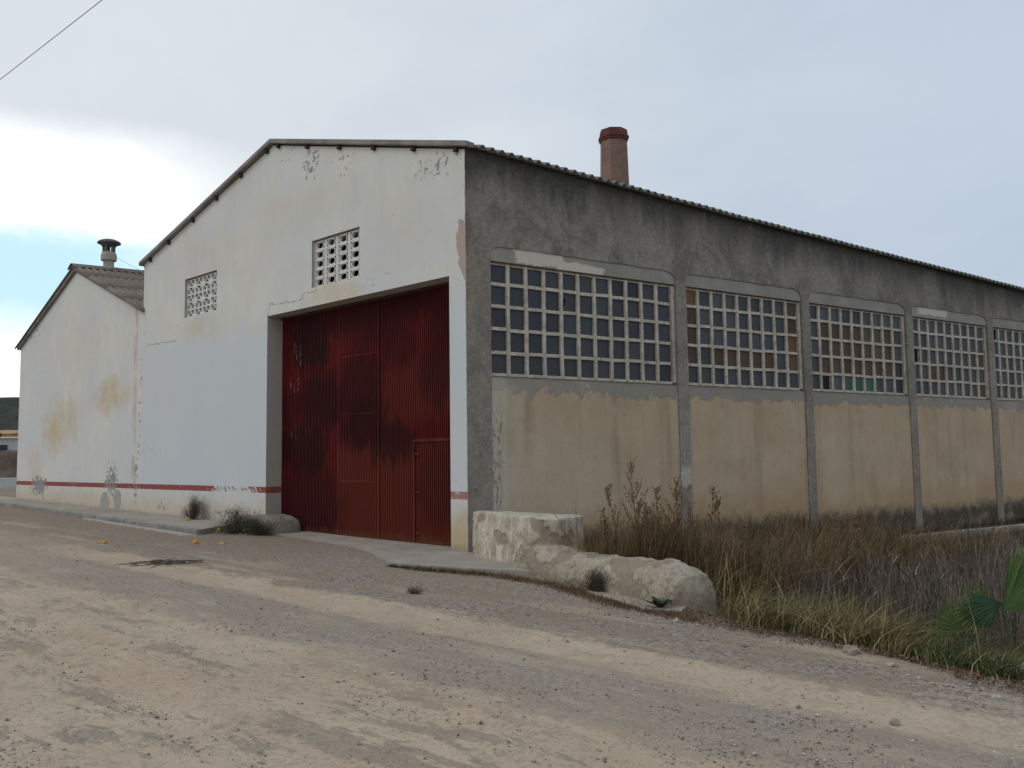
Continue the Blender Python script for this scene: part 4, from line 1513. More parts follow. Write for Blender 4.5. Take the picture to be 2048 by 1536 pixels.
stone('rock', 9.55, -2.75, 0.20, BROWNROCK, 'brown rock half buried in weeds below the palm at the right edge', 'rock', flat=0.6, seed=1)
stone('stone', 6.25, -2.95, 0.045, PALE, 'white stone just in front of the end of the low rubble wall', seed=2)
stone('stone', 8.62, -3.35, 0.04, PALE, 'pale flat stone on the gravel edge, left of the others below the grass', seed=3)
stone('stone', 8.95, -3.65, 0.035, PALE, 'whitest small stone on the gravel below the fan palm', seed=4)
stone('stone', 9.55, -3.80, 0.038, PALE, 'rightmost pale stone lying on the gravel road', seed=5)
stone('stone', 8.2, -3.12, 0.085, BROWNROCK, 'low tan rock among dead leaves at the foot of the golden grass', seed=6)
stone('stone', 9.25, -5.0, 0.035, BROWNROCK, 'dark brown clod alone on the sandy wheel line at right', seed=7)
stone('stone', 6.55, -7.9, 0.022, BROWNROCK, 'dark small clod on the pale sand in the left foreground', seed=8)


def orange(a, b, r, label, m=ORANGE, squash=0.93, dz=0.0, cat='orange'):
    V, Fc = [], []
    nu, nv = 20, 12
    for j in range(nv + 1):
        ph = -PI / 2 + PI * j / nv
        dim = 1 - 0.10 * math.exp(-((ph - PI / 2) / 0.25) ** 2)
        for i in range(nu):
            th = 2 * PI * i / nu
            V.append((r * math.cos(ph) * math.cos(th), r * math.cos(ph) * math.sin(th), r * squash * math.sin(ph) * dim))
    for j in range(nv):
        for i in range(nu):
            Fc.append((j * nu + i, j * nu + (i + 1) % nu, (j + 1) * nu + (i + 1) % nu, (j + 1) * nu + i))
    o = empty('orange', FR @ Matrix.Translation((a, b, gz(a, b) + dz)) @ Matrix.Rotation(a, 4, 'Z') @ Matrix.Rotation(0.4, 4, 'X'), label, cat)
    obj('fruit', V, Fc, m, o, Matrix.Translation((0, 0, r * squash * 0.9)), True)
    MB().lathe([(0.008, 0), (0.010, 0.004), (0.004, 0.007)], 6).obj('stem_scar', RUSTY, o, Matrix.Translation((0, 0, r * squash * 1.78)))


orange(-4.95, -2.62, 0.052, 'largest whole orange on the gravel in front of the pavement end')
orange(-6.13, -3.87, 0.045, 'whole orange on the gravel, right one of the left pair')
orange(-9.3, -0.62, 0.045, 'orange lying on the pavement below the dry wall tuft', dz=0.125)


def peel(a, b, r, label, m):
    """a split, flattened fruit: half shell with a torn rim."""
    V, Fc = [], []
    nu, nv = 22, 8
    for j in range(nv + 1):
        ph = PI / 2 * (1 - j / nv * 1.15)
        for i in range(nu):
            th = 2 * PI * i / nu
            tear = 1 + (0.22 * math.sin(th * 3 + a) if j == nv else 0)
            V.append((r * math.cos(ph) * math.cos(th) * tear, r * 0.8 * math.cos(ph) * math.sin(th) * tear, r * 0.55 * math.sin(ph)))
    for j in range(nv):
        for i in range(nu):
            Fc.append((j * nu + i, (j + 1) * nu + i, (j + 1) * nu + (i + 1) % nu, j * nu + (i + 1) % nu))
    o = obj('squashed_orange', V, Fc, m, None, FR @ Matrix.Translation((a, b, gz(a, b) + r * 0.12)) @ Matrix.Rotation(b, 4, 'Z'), True)
    md = o.modifiers.new('solid', 'SOLIDIFY')
    md.thickness = 0.006
    tag(o, label, 'orange')


peel(-4.70, -2.52, 0.055, 'squashed orange skin between the largest orange and the right half', ORANGE_ROT)
peel(-4.58, -2.25, 0.060, 'half orange on the gravel, nearest of the fruit to the guard stone', ORANGE)
peel(-6.24, -3.97, 0.050, 'dull reddish squashed orange, leftmost fruit on the gravel', ORANGE_ROT)


# ================================================================== PLANTS
def blade_mesh(pts, hts, width, lean, colours, curve=0.5, seg=3, jitter=0.35, lean_dir=None, rs=None, base_dark=0.75):
    """grass blades as thin bent strips. pts (n,3) in the object's frame; returns V,F,C arrays"""
    n = len(pts)
    rs = rs or rng
    ang = rs.uniform(0, 2 * PI, n) if lean_dir is None else lean_dir + rs.normal(0, jitter, n)
    ln = np.abs(rs.normal(lean, lean * 0.45 + 0.03, n))
    w = width * rs.uniform(0.6, 1.3, n)
    fa = rs.uniform(0, 2 * PI, n)
    dx, dy = np.cos(ang), np.sin(ang)
    ax, ay = np.cos(fa), np.sin(fa)
    Vs, Cs = [], []
    cidx = rs.integers(0, len(colours), n)
    cbase = np.array(colours)[cidx] * rs.uniform(0.75, 1.25, (n, 1))
    for k in range(seg + 1):
        u = k / seg
        hor = hts * ln * (u ** (1 + curve))
        zz = hts * (u - 0.35 * np.minimum(ln, 1.2) * u ** 2)
        ww = w * (1 - u) ** 0.7
        cx, cy = pts[:, 0] + dx * hor, pts[:, 1] + dy * hor
        for sg in (-1, 1):
            Vs.append(np.stack([cx + sg * ax * ww, cy + sg * ay * ww, pts[:, 2] + zz], -1))
            Cs.append(cbase)
    V = np.stack(Vs, 1)           # n, 2(seg+1), 3
    C = np.stack(Cs, 1)
    m_ = 2 * (seg + 1)
    base = (np.arange(n) * m_)[:, None]
    Fl = [base + np.array([2 * k, 2 * k + 1, 2 * k + 3, 2 * k + 2])[None] for k in range(seg)]
    Fa = np.concatenate(Fl, 0)
    return V.reshape(-1, 3), Fa, C.reshape(-1, 3)


def fast_mesh(name, V, Fq, C=None):
    me = bpy.data.meshes.new(name)
    V = np.asarray(V, np.float32)
    Fq = np.asarray(Fq, np.int32)
    me.vertices.add(len(V))
    me.vertices.foreach_set('co', V.ravel())
    k = Fq.shape[1]
    me.loops.add(Fq.size)
    me.loops.foreach_set('vertex_index', Fq.ravel())
    me.polygons.add(len(Fq))
    me.polygons.foreach_set('loop_start', np.arange(0, Fq.size, k, dtype=np.int32))
    me.polygons.foreach_set('loop_total', np.full(len(Fq), k, np.int32))
    if C is not None:
        at = me.attributes.new('tint', 'FLOAT_COLOR', 'POINT')
        at.data.foreach_set('color', np.concatenate([np.asarray(C, np.float32), np.ones((len(C), 1), np.float32)], 1).ravel())
    me.update(calc_edges=True)
    me.validate()
    return me


def stuff(name, parts, label, cat, m=TINT, M=FR, kind='stuff'):
    V, Fq, C, k = [], [], [], 0
    for v, f, c in parts:
        V.append(v)
        Fq.append(f + k)
        C.append(c)
        k += len(v)
    me = fast_mesh(name, np.concatenate(V), np.concatenate(Fq), np.concatenate(C))
    me.materials.append(m)
    o = bpy.data.objects.new(name, me)
    link(o, None, M)
    return tag(o, label, cat, None, kind)


def scatter_S(n, v0, v1, y0, y1, keep=None):
    v = rng.uniform(v0, v1, n)
    y = rng.uniform(y0, y1, n)
    a, b = v * SX - y * SY, v * SY + y * SX
    d = plot_d(a, b)
    ok = (d > 0.05) & (right_of(a, b, 0.4) > 0.5)
    if keep is not None:
        ok &= keep(v, y, a, b, d)
    a, b = a[ok], b[ok]
    return np.stack([a, b, ground_h(a, b) - 0.01], -1)


def clumpy(a, b, sc, th):
    return np.array([mnoise.noise(Vector((x * sc, y * sc, 1.7))) for x, y in zip(a, b)]) > th


def clump_grass(cent, per, hmin, hmax, width, cols, lean=(0.2, 0.9), rad=0.10, wind=0.25, wj=0.6, curve=0.7, seg=3):
    """tussocks: every one has its own height, lean, direction and colour bias"""
    parts = []
    for c in cent:
        n = int(rng.uniform(0.5, 1.4) * per)
        r = rad * rng.uniform(0.6, 1.5)
        p = np.stack([c[0] + rng.normal(0, r, n), c[1] + rng.normal(0, r, n), np.full(n, c[2])], -1)
        p[:, 2] = ground_h(p[:, 0], p[:, 1]) - 0.01
        hh = rng.uniform(hmin, hmax)
        k = rng.uniform(0.7, 1.25)
        cc = [tuple(np.array(q) * k) for q in cols]
        rng.shuffle(cc)
        cc = cc[:max(2, len(cc) - 1)]
        parts.append(blade_mesh(p, hh * rng.uniform(0.35, 1.15, n), width, rng.uniform(*lean), cc, lean_dir=wind + rng.normal(0, wj),
                                jitter=rng.uniform(0.5, 1.6), curve=curve * rng.uniform(0.6, 1.5), seg=seg))
    return parts


RED = [(0.17, 0.095, 0.042), (0.24, 0.15, 0.07), (0.10, 0.06, 0.03), (0.36, 0.26, 0.14), (0.13, 0.085, 0.045), (0.20, 0.15, 0.07), (0.08, 0.065, 0.035)]
GREYB = [(0.14, 0.11, 0.085), (0.21, 0.17, 0.135), (0.085, 0.068, 0.052), (0.33, 0.28, 0.23), (0.06, 0.05, 0.038)]
GOLD = [(0.25, 0.185, 0.08), (0.19, 0.145, 0.06), (0.38, 0.30, 0.155), (0.11, 0.10, 0.042), (0.07, 0.075, 0.03)]
GREEN = [(0.045, 0.075, 0.025), (0.06, 0.09, 0.03), (0.035, 0.055, 0.022), (0.075, 0.095, 0.035)]
DGREEN = [(0.028, 0.045, 0.022), (0.038, 0.058, 0.026), (0.05, 0.06, 0.03)]


def low_wall_clear(v, y, a, b, d):
    """keep clear of the rubble wall itself"""
    pth = np.interp(a, [2.2, 3.7, 5.2, 6.3], [-0.75, -1.25, -1.72, -2.06])
    return ~((a < 6.45) & (b < pth + 0.50))


def tall_grass():
    parts = []
    # russet bunch grass before the first two bays
    def keepA(v, y, a, b, d):
        base = low_wall_clear(v, y, a, b, d)
        return base & clumpy(a, b, 1.5, -0.12) & ((a > 2.35) | (rng.uniform(0, 1, len(a)) < 0.25))
    p = scatter_S(11000, 0.8, 9.2, -5.2, -0.35, keepA)
    cl = np.array([mnoise.noise(Vector((q[0] * 0.9, q[1] * 0.9, 4.4))) for q in p])
    h = rng.uniform(0.35, 0.85, len(p)) * (0.92 + 0.55 * cl)
    parts.append(blade_mesh(p, h, 0.0065, 0.5, RED, lean_dir=None))
    c = scatter_S(420, 1.0, 9.0, -5.2, -0.4, keepA)
    parts += clump_grass(c, 60, 0.45, 1.2, 0.0058, RED, (0.15, 0.75), 0.12, 0.4, 1.2, 0.6)
    # dense straw clump right behind the block, against the first two bays
    n_ = 46
    ca = np.clip(rng.normal(4.1, 0.40, n_), 3.5, 5.2)
    cb = -0.15 + (ca - 4.05) * 0.75 + np.clip(rng.normal(0, 0.22, n_), -0.3, 0.5)
    c = np.stack([ca, cb, ground_h(ca, cb)], -1)
    parts += clump_grass(c, 70, 0.75, 1.55, 0.0055, RED + [(0.30, 0.21, 0.11), (0.24, 0.14, 0.07)], (0.10, 0.45), 0.10, 0.2, 1.0, 0.6, 4)
    # broken stalks lying about and green tufts between
    p = scatter_S(900, 1.0, 9.0, -6.0, -0.5, low_wall_clear)
    p[:, 2] += rng.uniform(0.02, 0.35, len(p))
    parts.append(blade_mesh(p, rng.uniform(0.3, 0.7, len(p)), 0.005, 2.6, [(0.38, 0.30, 0.19), (0.25, 0.19, 0.12), (0.12, 0.09, 0.06)], curve=0.2, seg=4))
    c = scatter_S(110, 0.6, 8.0, -8.5, -1.0, low_wall_clear)
    parts += clump_grass(c, 60, 0.15, 0.45, 0.009, GREEN + [(0.10, 0.12, 0.05)], (0.5, 1.4), 0.12, 0.0, 2.0, 0.8)
    # finer seed stems leaning together
    p = scatter_S(3000, 1.2, 8.8, -5.0, -0.6, keepA)
    parts.append(blade_mesh(p, rng.uniform(0.6, 1.2, len(p)), 0.005, 0.40, RED + GREYB, lean_dir=0.6, jitter=0.7))
    # thin olive-brown cover out to the kerb
    p = scatter_S(22000, 6.5, 24.0, -11.5, -1.9, lambda v, y, a, b, d: clumpy(a, b, 0.9, -0.3))
    parts.append(blade_mesh(p, rng.uniform(0.16, 0.42, len(p)), 0.007, 0.4, RED + GOLD[3:] + GREYB))
    p = scatter_S(2600, 8.0, 24.0, -1.45, -0.05)
    parts.append(blade_mesh(p, rng.uniform(0.1, 0.3, len(p)), 0.007, 0.4, [(0.05, 0.045, 0.03), (0.08, 0.06, 0.04)]))
    stuff('russet_grass', parts, 'tall russet dry grass filling the plot below the tan side wall', 'grass')


def grey_stalks():
    p = scatter_S(20000, 1.6, 9.2, -14.5, -5.0, lambda v, y, a, b, d: (d > 0.9) & clumpy(a, b, 1.7, 0.0))
    cl = np.array([mnoise.noise(Vector((q[0] * 1.1, q[1] * 1.1, 8.4))) for q in p])
    parts = [blade_mesh(p[::2], (rng.uniform(0.25, 0.85, len(p)) * (0.9 + 0.7 * cl))[::2], 0.0048, 0.25, GREYB, curve=0.4)]
    p2 = scatter_S(14000, 1.4, 12.0, -17.0, -5.0, lambda v, y, a, b, d: (d > 0.8))
    parts.append(blade_mesh(p2, rng.uniform(0.10, 0.40, len(p2)), 0.0045, 0.7, [(0.07, 0.055, 0.04), (0.11, 0.085, 0.06), (0.06, 0.06, 0.035)]))
    c = scatter_S(700, 1.6, 9.5, -15.5, -5.0, lambda v, y, a, b, d: (d > 0.8))
    parts += clump_grass(c, 30, 0.30, 0.98, 0.0046, GREYB, (0.08, 0.45), 0.09, 0.6, 1.5, 0.4)
    q = p[::3].copy()
    q[:, 2] += rng.uniform(0.25, 0.6, len(q))
    parts.append(blade_mesh(q, rng.uniform(0.08, 0.2, len(q)), 0.004, 1.0, GREYB, seg=2))
    stuff('grey_stalks', parts, 'upright grey brown dead stalks standing behind the golden grass', 'dead stalks')


def golden_grass():
    def keep(v, y, a, b, d):
        return (a > 6.55) & (d > 0.10 + 0.12 * np.sin(a * 3.3)) & (d < 1.2 + 0.45 * np.sin(a * 2.3)) & low_wall_clear(v, y, a, b, d)
    c = scatter_S(2600, -1.2, 3.5, -15.5, -5.5, keep)
    far_ = c[:, 0] > 8.5
    parts = clump_grass(c[~far_], 40, 0.20, 0.66, 0.0044, GOLD, (0.3, 1.4), 0.09, 0.25, 0.6, 0.9)
    parts += clump_grass(c[far_], 40, 0.12, 0.36, 0.0044, GOLD[2:] + GREEN, (0.3, 1.2), 0.08, 0.25, 0.8, 0.9)
    # a few long bleached stems arching over
    p = c[rng.integers(0, len(c), 130)]
    parts.append(blade_mesh(p, rng.uniform(0.55, 0.95, len(p)), 0.0028, 1.0, [(0.36, 0.29, 0.17), (0.28, 0.22, 0.13)], lean_dir=0.2, jitter=1.2, curve=1.0, seg=5))
    stuff('golden_grass', parts, 'golden wind bent grass along the road edge right of the low wall', 'grass')


def green_cover():
    def keep(v, y, a, b, d):
        return (a > 6.3) & (d > 0.02) & (d < 0.55 + 0.25 * np.sin(a * 1.7)) & low_wall_clear(v, y, a, b, d)
    p = scatter_S(16000, -1.3, 2.5, -12.5, -5.0, keep)
    parts = [blade_mesh(p, rng.uniform(0.05, 0.17, len(p)), 0.005, 0.6, GREEN + GOLD[3:], seg=2)]
    # dark leafy cover behind the end of the wall
    def keep2(v, y, a, b, d):
        return (a > 5.9) & (a < 7.9) & (d > 0.35) & (d < 2.2) & low_wall_clear(v, y, a, b, d)
    p = scatter_S(9000, -1.0, 3.0, -9.0, -3.5, keep2)
    p[:, 2] += rng.uniform(0, 0.32, len(p)) * np.clip(8.0 - p[:, 0], 0.2, 1)
    parts.append(blade_mesh(p, rng.uniform(0.03, 0.07, len(p)), 0.011, 1.4, DGREEN + GREEN, seg=2))
    # short stuff along the foot of the low wall and the apron
    a = rng.uniform(0.9, 6.4, 5200)
    b = np.interp(a, [0.9, 2.4, 3.6, 5.0, 6.4], [-2.05, -1.75, -1.85, -2.45, -2.75]) + rng.normal(0, 0.10, len(a))
    p = np.stack([a, b, ground_h(a, b) - 0.005], -1)
    cols = [(0.17, 0.085, 0.05), (0.12, 0.065, 0.04), (0.10, 0.095, 0.045), (0.22, 0.13, 0.075)]
    parts.append(blade_mesh(p, rng.uniform(0.025, 0.10, len(p)), 0.005, 0.8, cols, seg=2))
    a = rng.uniform(0.4, 2.2, 900)
    b = np.interp(a, [0.4, 1.2, 2.2], [-2.12, -2.06, -1.75]) + rng.normal(0, 0.045, len(a))
    p = np.stack([a, b, ground_h(a, b) - 0.005], -1)
    parts.append(blade_mesh(p, rng.uniform(0.02, 0.08, len(p)), 0.008, 1.0, GREEN, seg=2))
    stuff('ground_cover', parts, 'low green and brown weeds creeping along the road edge and wall foot', 'weeds')


tall_grass()
grey_stalks()
golden_grass()
green_cover()


def litter():
    n = 6500
    a = rng.uniform(5.2, 14, n)
    b = np.interp(a, EDGE_A, EDGE_B) - 0.02 + rng.normal(0, 0.10, n) * (1 + 0.8 * np.sin(a * 3.1) * np.sin(a * 1.3)) - 0.12 * (np.sin(a * 2.1) > 0.3)
    z = ground_h(a, b) + rng.uniform(0.002, 0.022, n)
    r = rng.uniform(0.006, 0.019, n)
    th = rng.uniform(0, 2 * PI, n)
    tx, ty = rng.normal(0, 0.5, n), rng.normal(0, 0.5, n)
    V = []
    for u, v in ((-1, -0.35), (0.2, -0.5), (1, 0.1), (-0.1, 0.5)):
        x = r * (u * np.cos(th) - v * np.sin(th))
        y = r * (u * np.sin(th) + v * np.cos(th))
        V.append(np.stack([a + x, b + y, z + x * tx + y * ty + 0.006 * abs(u)], -1))
    V = np.stack(V, 1).reshape(-1, 3)
    Fq = np.arange(n * 4).reshape(n, 4)
    cols = np.array([(0.135, 0.07, 0.042), (0.19, 0.115, 0.075), (0.09, 0.05, 0.033), (0.22, 0.155, 0.105)])
    C = np.repeat(cols[rng.integers(0, 4, n)] * rng.uniform(0.8, 1.2, (n, 1)), 4, 0)
    stuff('dead_leaves', [(V, Fq, C)], 'fallen russet leaves strewn along the edge of the gravel road', 'leaf litter')


litter()


def gravel():
    n = 90000
    # denser close to the camera
    t = rng.uniform(0, 1, n)
    dep = 4.2 + 22 * t ** 1.9
    lat = rng.uniform(-0.66, 0.66, n) * dep
    wx_, wy_ = lat, dep
    iv = FR.inverted()
    a = iv[0][0] * wx_ + iv[0][1] * wy_ + iv[0][3]
    b = iv[1][0] * wx_ + iv[1][1] * wy_ + iv[1][3]
    nz = np.array([mnoise.noise(Vector((x * 0.5, y * 1.6, 0))) + 0.5 * mnoise.noise(Vector((x * 2.1, y * 3.0, 5))) for x, y in zip(a, b)])
    dens = 0.13 + 1.0 * sstep(b, -4.6, -4.0) * sstep(b, -1.0, -2.0) * sstep(a, -9, 1.5) + 0.65 * sstep(-b, 5.0, 5.3) * sstep(b, -6.7, -6.3) + 0.5 * (nz > 0.25) * (b < -6.2)
    d = plot_d(a, b)
    ok = (rng.uniform(0, 1, n) < dens) & ((d < 0.05) | (a < 2)) & (b < -0.6)
    ok &= ~((b > -1.7) & (a < -5.8)) & ~((b > -2.1) & (a > -4.5) & (a < 3.1) & (b > -0.5 - 0.42 * (a + 3.0)))
    a, b = a[ok], b[ok]
    n = len(a)
    z = ground_h(a, b) + road_relief(a, b)
    r = np.exp(rng.normal(math.log(0.0055), 0.52, n)).clip(0.003, 0.026)
    th = rng.uniform(0, 2 * PI, n)
    base = np.array([(1, 0, 0), (0.1, 0.8, 0.1), (-0.9, 0.1, -0.05), (-0.1, -0.75, 0.05), (0.1, 0.1, 0.62), (0, 0, -0.4)])
    B = base[None] * rng.uniform(0.65, 1.3, (n, 6, 1)) * r[:, None, None]
    c, s = np.cos(th)[:, None], np.sin(th)[:, None]
    Vx = B[..., 0] * c - B[..., 1] * s + a[:, None]
    Vy = B[..., 0] * s + B[..., 1] * c + b[:, None]
    Vz = B[..., 2] + z[:, None] + r[:, None] * 0.15
    V = np.stack([Vx, Vy, Vz], -1).reshape(-1, 3)
    tri = np.array([(0, 1, 4), (1, 2, 4), (2, 3, 4), (3, 0, 4), (1, 0, 5), (2, 1, 5), (3, 2, 5), (0, 3, 5)])
    Fq = (tri[None] + (np.arange(n) * 6)[:, None, None]).reshape(-1, 3)
    cols = np.array([(0.26, 0.235, 0.21), (0.34, 0.305, 0.27), (0.20, 0.17, 0.145), (0.42, 0.38, 0.335), (0.30, 0.235, 0.18), (0.17, 0.135, 0.11), (0.50, 0.465, 0.42)])
    C = np.repeat(cols[rng.integers(0, len(cols), n)] * rng.uniform(0.8, 1.15, (n, 1)), 6, 0)
    stuff('gravel', [(V, Fq, C)], 'loose grey gravel and clods scattered over the sandy road', 'gravel', CHIP)


gravel()


# ---- single plants --------------------------------------------------
def tint_obj(name, V, Fc, C, parent=None, M=None):
    me = bpy.data.meshes.new(name)
    me.from_pydata([tuple(v) for v in V], [], [tuple(f) for f in Fc])
    at = me.attributes.new('tint', 'FLOAT_COLOR', 'POINT')
    at.data.foreach_set('color', np.concatenate([np.asarray(C, np.float32), np.ones((len(C), 1), np.float32)], 1).ravel())
    me.materials.append(TINT)
    o = bpy.data.objects.new(name, me)
    link(o, parent, M)
    return o


def dry_weed(a, b, h, label, seed, spread=1.0, group='tall dry weeds before the side wall'):
    """a dead horseweed: stiff stem, short side branches near the top, tiny seed heads."""
    rs = np.random.default_rng(seed)
    root = empty('dry_weed', FR @ Matrix.Translation((a, b, gz(a, b) - 0.02)), label, 'weed', group)
    st = MB()
    lean = rs.normal(0, 0.05, 2)
    ns = 7
    pts = [(lean[0] * (k / ns) ** 2 * h + rs.normal(0, .004), lean[1] * (k / ns) ** 2 * h, h * k / ns) for k in range(ns + 1)]
    st.tube(pts, [0.0075 - 0.005 * k / ns for k in range(ns + 1)], 4)
    heads = []
    nb = int(52 * spread)
    br = MB()
    for k in range(nb):
        u = rs.uniform(0.28, 0.98)
        p0 = Vector([np.interp(u * ns, range(ns + 1), [q[i] for q in pts]) for i in range(3)])
        an_ = rs.uniform(0, 2 * PI)
        L = h * rs.uniform(0.06, 0.20) * (1.25 - u) * 1.6 * spread
        p1 = p0 + Vector((math.cos(an_) * L * 0.45, math.sin(an_) * L * 0.45, L * 0.8))
        br.tube([p0, (p0 + p1) / 2 + Vector((math.cos(an_), math.sin(an_), 0)) * L * 0.06, p1], [0.0035, 0.003, 0.002], 3)
        for q in range(5):
            heads.append(p0.lerp(p1, rs.uniform(0.45, 1.05)) + Vector(rs.normal(0, 0.008, 3)))
    for k in range(22):
        u = rs.uniform(0.86, 1.02)
        p0 = Vector([np.interp(min(u, 1) * ns, range(ns + 1), [q[i] for q in pts]) for i in range(3)])
        heads.append(p0 + Vector(rs.normal(0, 0.012, 3)))
    colr = np.array((0.16, 0.095, 0.055)) * rs.uniform(0.8, 1.2)
    tint_obj('stem', st.V, st.F, np.tile(colr, (len(st.V), 1)), root)
    tag(tint_obj('branches', br.V, br.F, np.tile(colr * 1.1, (len(br.V), 1)), root), kind='stuff')
    V, Fc, C = [], [], []
    for p in heads:
        k = len(V)
        s = rs.uniform(0.007, 0.014)
        for d in ((1, 0, 0), (-.5, .8, 0), (-.5, -.8, 0), (0, 0, 1.5), (0, 0, -1)):
            V.append(p + Vector(d) * s)
        Fc += [(k, k + 1, k + 3), (k + 1, k + 2, k + 3), (k + 2, k, k + 3), (k + 1, k, k + 4), (k + 2, k + 1, k + 4), (k, k + 2, k + 4)]
        C += [np.array((0.21, 0.135, 0.08)) * rs.uniform(0.7, 1.3)] * 5
    tag(tint_obj('seed_heads', V, Fc, C, root), kind='stuff')


WEEDS = [(3.89, -0.31, 1.92, 'tallest dry seed-headed weed against the first tan panel, behind the block', 1.2),
         (3.66, -0.47, 1.52, 'leftmost dry brown weed, just right of the plastered block', 1.0),
         (3.78, -0.25, 1.45, 'slim dry weed between the leftmost and the tallest one', 0.8),
         (4.10, -0.10, 1.62, 'dry weed right beside the tallest one, a head lower', 0.9),
         (4.27, 0.05, 1.70, 'bushy dry weed just left of the first narrow pilaster', 1.3),
         (4.36, -0.05, 1.55, 'dry weed touching the left edge of the first narrow pilaster', 1.0),
         (4.66, 0.42, 1.62, 'left one of the thin pair right of the first narrow pilaster', 0.8),
         (4.78, 0.55, 1.55, 'right one of the thin pair right of the first narrow pilaster', 0.9),
         (5.31, 1.11, 1.20, 'short dry weed in front of the middle of the second tan panel', 0.9),
         (5.75, 2.10, 1.20, 'dry forked weed left of the second narrow pilaster', 1.0)]
WEEDS += [(3.95, -0.20, 1.35, 'low dense dry weed at the foot of the tallest one', 1.3),
          (4.18, -0.30, 1.28, 'low dry weed leaning before the bushy one', 1.2),
          (4.45, 0.30, 1.40, 'dry weed crossing in front of the first narrow pilaster', 1.1),
          (4.95, 0.75, 1.10, 'short dry weed just right of the thin pair', 1.0),
          (5.95, 2.60, 1.15, 'dry weed right at the foot of the second narrow pilaster', 1.1),
          (3.50, -0.55, 1.15, 'shortest dry weed, nearest to the plastered block', 1.0)]
for k, (a, b, h, lb, sp) in enumerate(WEEDS):
    dry_weed(a, b, h, lb, 100 + k, sp)


def bush(name, a, b, rx, rz, n, cols, label, cat, leaf=(0.03, 0.006), dz=0.0, seed=1, stems=14, flowers=0, lean=(0, 0)):
    rs = np.random.default_rng(seed)
    root = empty(name, FR @ Matrix.Translation((a, b, gz(a, b) + dz)), label, cat)
    st = MB()
    tips = []
    for k in range(stems):
        an_ = rs.uniform(0, 2 * PI)
        el = rs.uniform(0.15, 1.4)
        R = rs.uniform(0.6, 1.0)
        tip = Vector((math.cos(an_) * math.cos(el) * rx * R + lean[0], math.sin(an_) * math.cos(el) * rx * R * 0.8 + lean[1], math.sin(el) * rz * R + 0.02))
        mid = tip * 0.5 + Vector(rs.normal(0, rx * 0.06, 3))
        mid.z = abs(mid.z)
        st.tube([(0, 0, -0.02), mid, tip], [0.007, 0.004, 0.002], 4)
        tips.append((mid, tip))
    tint_obj('stems', st.V, st.F, np.tile(np.array((0.10, 0.075, 0.05)), (len(st.V), 1)), root)
    P = np.array([list(m_.lerp(t_, rs.uniform(-0.7, 1.05)) + Vector(rs.normal(0, rx * 0.13, 3))) for m_, t_ in [tips[i] for i in rs.integers(0, stems, n)]])
    P[:, 2] = np.abs(P[:, 2])
    v, f, c = blade_mesh(P, rs.uniform(0.5, 1.3, n) * leaf[0], leaf[1], 0.9, cols, seg=2, rs=rs)
    me = fast_mesh('foliage', v, f, c)
    me.materials.append(TINT)
    link(bpy.data.objects.new('foliage', me), root)
    if flowers:
        V, Fc, C = [], [], []
        for k in range(flowers):
            p = Vector((rs.normal(0.12, 0.06), -rx * 0.75 + rs.normal(0, .03), rs.uniform(0.06, 0.16)))
            for q in range(5):
                an_ = 2 * PI * q / 5
                kk = len(V)
                V += [p, p + Vector((math.cos(an_) * .016, -0.004, math.sin(an_) * .016)), p + Vector((math.cos(an_ + 1) * .016, -0.004, math.sin(an_ + 1) * .016))]
                Fc.append((kk, kk + 1, kk + 2))
                C += [(0.65, 0.55, 0.03)] * 3
        tint_obj('flowers', V, Fc, C, root)
    return root


bush('shrub', -6.55, -0.80, 0.70, 0.55, 7000, [(0.055, 0.06, 0.045), (0.075, 0.075, 0.055), (0.05, 0.065, 0.04), (0.11, 0.09, 0.065)],
     'dark scrubby shrub with tiny yellow flowers before the guard stone', 'shrub', (0.045, 0.004), 0.0, 5, 34, 6)
bush('shrub', -5.85, -0.70, 0.62, 0.36, 5600, [(0.06, 0.065, 0.045), (0.085, 0.08, 0.055), (0.05, 0.06, 0.04)],
     'low spreading scrub at the right foot of the guard stone', 'shrub', (0.04, 0.004), 0.0, 15, 22, 3)
bush('dry_tuft', -9.75, -0.22, 0.48, 0.56, 3200, [(0.10, 0.075, 0.055), (0.15, 0.11, 0.08), (0.075, 0.065, 0.045)],
     'dry brown tuft growing from the pavement against the white wall', 'weed', (0.09, 0.003), 0.12, 6, 30)
bush('round_bush', 4.45, -1.98, 0.30, 0.30, 2600, [(0.07, 0.065, 0.045), (0.10, 0.085, 0.055), (0.055, 0.055, 0.035)],
     'small dark tumbleweed bush against the front of the low rubble wall', 'bush', (0.05, 0.003), 0.0, 7, 34)
bush('gravel_weed', 2.85, -3.66, 0.16, 0.05, 350, [(0.10, 0.075, 0.055), (0.14, 0.10, 0.07)],
     'flat dry weed alone on the gravel before the apron', 'weed', (0.05, 0.003), 0.0, 8, 12)


